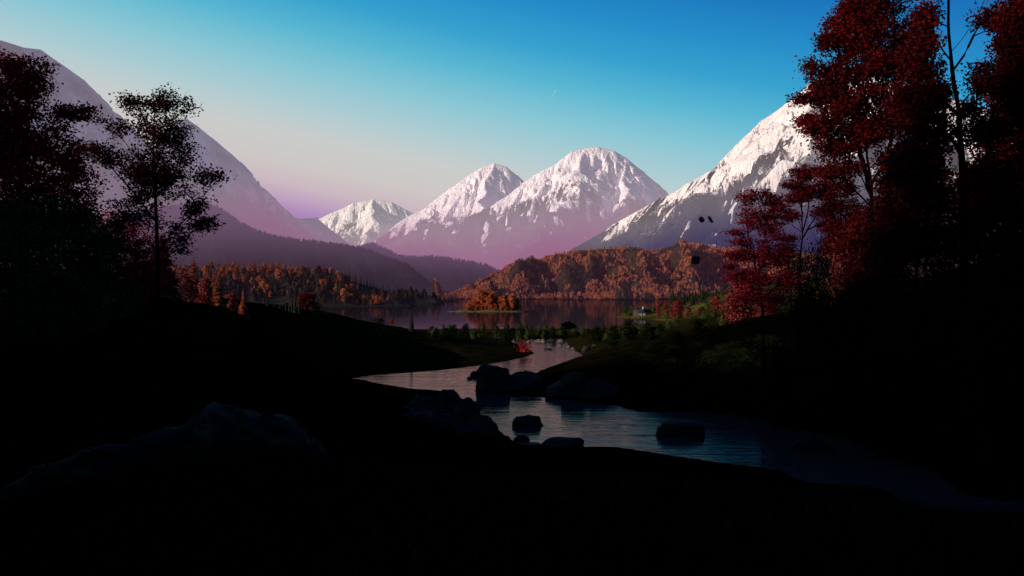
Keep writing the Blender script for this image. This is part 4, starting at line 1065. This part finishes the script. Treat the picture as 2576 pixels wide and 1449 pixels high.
# left
broad_tree('maple_tree', 'big dark red maple at the left edge before the grey mountain', [(70,880),(62,700),(55,540),(50,420),(40,300)],
    [(0,240,100,95),(88,205,40,62),(50,350,125,90),(180,285,48,22),(215,272,16,9),(120,450,110,85),(-60,450,150,200),(190,400,30,45),(195,540,60,60),(20,560,150,70),(30,165,22,30)], 60, .30, L_RED, BARK, 640, 46, .20, .42, .5, .75, 31,
    limbs=[[(56,540),(110,430),(170,340),(215,280)],[(52,470),(85,360),(90,240),(100,170)],[(50,430),(0,330),(-20,220)],[(58,600),(120,540),(190,510)],[(60,640),(-20,540),(-90,420)]])
broad_tree('maple_tree', 'slender black-leaved maple with reddish top against the lilac mountain', [(395,760),(394,690),(393,600),(391,500),(388,420),(386,350),(396,285)],
    [(400,330,70,70),(395,440,90,60),(420,256,48,32),(333,253,26,26),(318,240,16,10),(285,320,36,30),(272,388,48,30),(330,425,58,42),(430,345,50,52),(400,440,62,45),(470,400,28,22),(522,443,36,24),(480,512,42,34),(512,560,34,24),(440,585,50,30),(340,520,55,45),(462,628,28,12),(305,560,45,36),(375,270,20,22),(470,268,16,20),(530,548,16,12),(545,440,16,10),(235,372,16,12)], 70, .19, L_BLK, BARK, 190, 58, .20, .46, .55, .8, 32, thick=.9,
    limbs=[[(391,480),(345,395),(317,367),(280,325)],[(392,570),(350,500),(300,440),(250,385)],[(392,620),(440,598),(490,572),(535,552)],[(393,665),(430,640),(468,626)],[(391,530),(430,490),(480,460),(545,438)],[(388,410),(350,310),(332,250)],[(388,430),(430,360),(455,290),(470,265)]])
broad_tree('maple_tree', 'red-tinged maple in the gloom behind the slender black-leaved maple', [(330,800),(335,720),(340,620)], [(330,640,80,80),(270,600,60,70),(370,700,60,60),(300,720,80,60),(400,640,30,40)], 88, .2, L_DRED, BARK, 260, 36, .24, .5, .4, .6, 33)
broad_tree('green_tree', 'dark green leafy tree filling the left edge under the red maple', [(110,960),(112,820),(110,680),(105,600)], [(100,560,150,70),(40,650,160,100),(210,640,90,90),(120,760,170,90),(260,740,80,70),(-60,760,120,120)], 48, .22, L_GRNL, BARK, 420, 44, .19, .42, .45, .7, 34)
broad_tree('green_tree', 'low green-black leafy tree on the left bank below the slender maple', [(270,930),(268,850),(262,780)], [(250,800,110,70),(330,820,80,50),(170,860,110,60),(220,720,70,60)], 56, .16, L_GRN, BARK, 240, 40, .2, .42, .45, .7, 35)
broad_tree('maple_tree', 'small lone round red maple on the crest of the dark left bank', [(772,790),(772,776),(771,768)], [(764,756,12,14),(778,754,12,14),(771,748,12,11)], 176, .10, L_PINKD, BARK, 60, 26, .42, .34, .6, .8, 36, limbs=[[(772,778),(762,764),(758,756)],[(772,778),(782,764),(785,756)]])
# right
broad_tree('maple_tree', 'slim pink-red maple with layered sprays on the right bank', [(1921,860),(1917,790),(1914,730),(1911,690),(1906,640)],
    [(1884,497,26,24),(1926,493,22,20),(1950,508,20,24),(1898,550,40,32),(1940,560,34,46),(1850,586,20,10),(1868,605,30,18),(1868,640,36,20),(1925,640,48,36),(1840,640,20,10),(1855,690,34,18),(1905,700,42,26),(1970,640,26,36),(1980,700,26,26),(1830,668,16,9),(1885,745,36,20),(1945,750,36,24),(1960,525,14,22)], 92, .2, L_PINK, BARK, 400, 27, .22, .40, .2, .5, 41, thick=.9,
    limbs=[[(1913,705),(1893,640),(1882,560),(1880,478)],[(1912,690),(1924,610),(1930,520),(1928,478)],[(1914,740),(1882,712),(1848,680),(1822,666)],[(1911,680),(1945,620),(1960,540)],[(1913,700),(1870,650),(1840,590),(1828,574)],[(1915,760),(1950,720),(1990,690)]])
broad_tree('maple_tree', 'fan-shaped wine-red maple with bare forking limbs behind the pink maple', [(2012,690),(2013,640),(2019,590),(2020,568)],
    [(2022,436,34,20),(1996,466,30,14),(2030,480,36,20),(2078,480,28,30),(2078,530,32,18),(1986,540,22,16),(2092,565,30,22),(1975,600,24,8),(2000,500,30,16),(2060,430,16,14)], 100, .17, L_PINKD, BARK, 280, 28, .24, .42, .18, .5, 42, thick=.9,
    limbs=[[(2019,592),(2008,530),(2000,470)],[(2020,570),(2016,520),(2025,440)],[(2019,600),(2040,555),(2065,515),(2082,480)],[(2019,590),(1990,560),(1975,540)],[(2020,580),(2036,520),(2034,470)],[(2016,615),(1995,590),(1972,600)]])
broad_tree('maple_tree', 'thin straight dark maple between the fan-shaped maple and the tall trunk', [(2117,720),(2117,640),(2116,560),(2114,480)],
    [(2122,470,32,40),(2095,520,28,30),(2148,540,34,40),(2120,590,44,34),(2160,620,40,40),(2092,620,30,26)], 86, .13, L_DK, BARK, 220, 30, .22, .42, .3, .55, 43)
broad_tree('maple_tree', 'tall dark red maple leaning its crown over the steep mountain', [(2203,900),(2199,720),(2196,600),(2194,520),(2196,470)],
    [(2200,30,80,60),(2150,90,72,60),(2092,190,52,50),(2220,170,90,80),(2120,265,70,55),(2026,250,34,12),(2056,315,48,28),(2100,370,54,36),(2170,330,60,46),(2240,290,70,60),(2118,420,48,18),(2255,400,50,40),(2040,165,14,18),(2078,100,18,30),(2135,20,20,24),(2025,303,18,10),(2100,55,16,16),(2190,-60,110,50),(2290,120,50,80),(2060,230,30,30),(2085,440,24,12)], 80, .36, L_RED4, BARK, 860, 40, .25, .50, .5, .75, 44, thick=.85,
    limbs=[[(2195,525),(2152,470),(2118,425),(2080,400)],[(2195,480),(2165,390),(2150,300),(2125,200),(2110,110)],[(2196,475),(2228,400),(2245,300),(2240,150),(2230,10)],[(2160,360),(2100,310),(2040,258),(1996,247)],[(2196,470),(2190,330),(2185,150),(2178,-20)],[(2196,560),(2230,500),(2262,420)],[(2195,500),(2130,390),(2080,340),(2030,305)]])
broad_tree('maple_tree', 'thick-trunked dark maple with bare forked limbs against the blue sky at the right', [(2430,1000),(2426,760),(2424,600),(2421,400),(2417,333),(2413,273),(2398,207),(2396,150),(2387,67),(2384,0),(2382,-60)],
    [(2315,150,48,76),(2300,240,60,50),(2505,45,46,34),(2545,190,44,70),(2480,330,66,60),(2340,330,66,60),(2300,420,80,70),(2370,225,22,20),(2480,215,30,22),(2330,40,30,40),(2420,-70,140,40),(2350,500,70,50),(2490,440,70,50),(2440,270,24,24),(2470,180,30,26)], 64, .38, L_EDGE, BARK, 460, 42, .225, .44, .5, .8, 45, thick=.8,
    limbs=[[(2397,160),(2372,130),(2347,93),(2320,55),(2296,10)],[(2387,75),(2360,55),(2334,43),(2318,-20)],[(2406,190),(2425,140),(2444,93),(2484,33),(2520,-10)],[(2404,125),(2432,80),(2450,40),(2462,-20)],[(2414,290),(2370,250),(2330,200),(2310,150)],[(2420,390),(2380,340),(2320,330)],[(2418,350),(2460,300),(2500,240),(2540,190)],[(2422,460),(2470,400),(2510,340)],[(2424,560),(2370,500),(2310,430)]])
broad_tree('maple_tree', 'shadowy red tree standing behind between the two tallest trunks', [(2310,900),(2306,740),(2302,600),(2298,480)], [(2300,470,90,80),(2270,580,80,80),(2350,600,80,90),(2320,400,60,60),(2250,500,50,70),(2330,280,60,80),(2240,640,50,60)], 74, .2, L_DK, BARK, 480, 42, .23, .45, .45, .7, 46)
broad_tree('maple_tree', 'dark red tree at the right edge behind the thick trunk', [(2530,1000),(2528,760),(2530,600),(2535,420)], [(2540,250,60,60),(2540,350,80,90),(2500,470,100,90),(2590,470,100,140),(2480,600,100,90),(2560,650,110,90),(2560,160,40,50),(2450,520,50,60)], 71, .32, L_EDGE, BARK, 620, 46, .25, .52, .5, .75, 47)
broad_tree('maple_tree', 'leafy red-black tree in the corner at the upper right edge', [(2640,1000),(2640,600),(2635,350),(2625,150)], [(2600,110,60,80),(2560,60,44,60),(2640,250,90,110),(2570,230,44,80),(2620,0,80,60),(2530,110,24,30)], 62, .34, L_EDGE, BARK, 380, 42, .23, .45, .5, .75, 48)
broad_tree('maple_tree', 'dim red tree low behind the foot of the tall leaning maple', [(2215,860),(2218,760),(2215,660)], [(2200,560,60,50),(2150,620,50,50),(2230,640,60,60),(2170,690,60,50),(2260,720,60,50)], 82, .16, L_DK, BARK, 320, 38, .24, .46, .4, .7, 51)
broad_tree('green_tree', 'black-green understorey tree under the red trees on the right bank', [(2400,1060),(2398,920),(2394,800)], [(2400,780,130,80),(2300,840,100,70),(2500,820,100,90),(2440,900,140,60)], 66, .18, L_GRN, BARK, 300, 40, .2, .45, .45, .7, 49)
broad_tree('green_tree', 'black-green leafy tree below the tall trunk on the right bank', [(2150,960),(2150,860),(2152,780)], [(2150,770,90,60),(2080,820,70,60),(2220,820,80,70),(2150,880,110,50)], 76, .17, L_GRN, BARK, 280, 40, .22, .45, .45, .7, 50)

# ------------------------------------------------------------------ grass of the near bank
def grass_mat():
    t = NT('grass_blades'); n = t.noise(3.5, 2); n2 = t.noise(.25, 3)
    f = t.math('MULTIPLY', t.range(n, .56, .74), t.range(n2, .4, .62))
    return t.finish(t.bsdf(t.mix(f, (.0006,.0008,.0008), (.034,.042,.038)), .8, .03))
def grass():
    rr = np.random.default_rng(9); n = 26000
    d = np.exp(rr.uniform(math.log(9.5), math.log(52), n)); px = rr.uniform(-150, 2720, n); x = (px-CX)/FOC*d
    z = gz(x, d); keep = z > STREAM_Z+.35; x, d, z = x[keep], d[keep], z[keep]; n = len(x)
    h = rr.uniform(.08, .34, n)*np.clip(.7+d*.012, .8, 1.3); a = rr.uniform(0, 6.28, n); w = .006+.0035*rr.random(n)+d*.00025
    lean = rr.uniform(.1, .7, n)*h; la = rr.uniform(-.6, .9, n)
    lx, ly = np.cos(la)*lean, np.sin(la)*lean
    cx, cy = np.cos(a)*w, np.sin(a)*w
    b = np.stack([x, d, z-.03], 1); m = b+np.stack([lx*.35, ly*.35, h*.6], 1); tp = b+np.stack([lx, ly, h], 1)
    s = np.stack([cx, cy, 0*cx], 1)
    V = np.stack([b-s, b+s, m+s*.8, m-s*.8, tp], 1).reshape(-1, 3); i = np.arange(n)[:, None]*5
    me = mesh_np('grass', V, [i+np.array([[0,1,2,3]]), i+np.array([[3,2,4]])], grass_mat())
    tag(link('grass', me), 'dark long grass of the near stream bank', 'grass', kind='stuff')
grass()

# ------------------------------------------------------------------ drifting leaves and the contrail
M_FALL = leaf_mat('falling_leaf_skin', (.012,.002,.004), (.03,.004,.007), .3)
def falling_leaf(px, py, w, d, rot, label, asp=1.):
    L = w/FOC*d; n = 9
    out = np.array([(0,-.5),(.16,-.42),(.42,-.22),(.5,.05),(.3,.12),(.34,.34),(.12,.28),(0,.52),(-.12,.28),(-.34,.34),(-.3,.12),(-.5,.05),(-.42,-.22),(-.16,-.42)])
    V = [(0, 0, 0)]+[(x, y*asp, (x*x+y*y)*.45) for x, y in out]; V = [(a*L, b*L, c*L) for a, b, c in V]
    m = len(out); F = np.array([[0, 1+i, 1+(i+1) % m] for i in range(m)])
    o = link('falling_leaf', mesh_np('falling_leaf', V, [F], M_FALL)); o.location = at(px, py, d); o.rotation_euler = tuple(R(a) for a in rot)
    tag(o, label, 'leaf')
falling_leaf(1764,552,19,3.2,(80,10,20),'nearly black round falling leaf, left of the touching pair before the mountain')
falling_leaf(1785,552,27,3.0,(70,25,40),'nearly black winged falling leaf, right of the touching pair before the mountain', .8)
falling_leaf(1748,654,28,3.1,(75,-40,10),'dark falling leaf hanging in front of the orange hill')
falling_leaf(1431,817,44,2.6,(100,8,8),'wide dark red falling leaf hanging over the lake', .5)
def contrail():
    a = np.array(at(1386, 251, 9000)); b = np.array(at(1398, 226, 9000)); u = b-a; v = np.cross(u, (0, 1, 0)); v /= np.linalg.norm(v)
    n = 8; P = []; Rr = []
    for i in range(n): t = i/(n-1); P.append(a+u*t); Rr.append(.6+2.2*t)
    vv, ff = tube(P, Rr, 6)
    t = NT('contrail_vapour'); em = t.n('ShaderNodeBsdfDiffuse'); em.inputs[0].default_value = (.9, .9, .9, 1); tr = t.n('ShaderNodeBsdfTransparent')
    mx = t.n('ShaderNodeMixShader'); mx.inputs[0].default_value = .5; t.l(tr.outputs[0], mx.inputs[1]); t.l(em.outputs[0], mx.inputs[2])
    tag(link('contrail', mesh_np('contrail', vv, [ff], t.finish(mx.outputs[0]))), 'short faint white contrail high in the blue sky', 'contrail')
contrail()
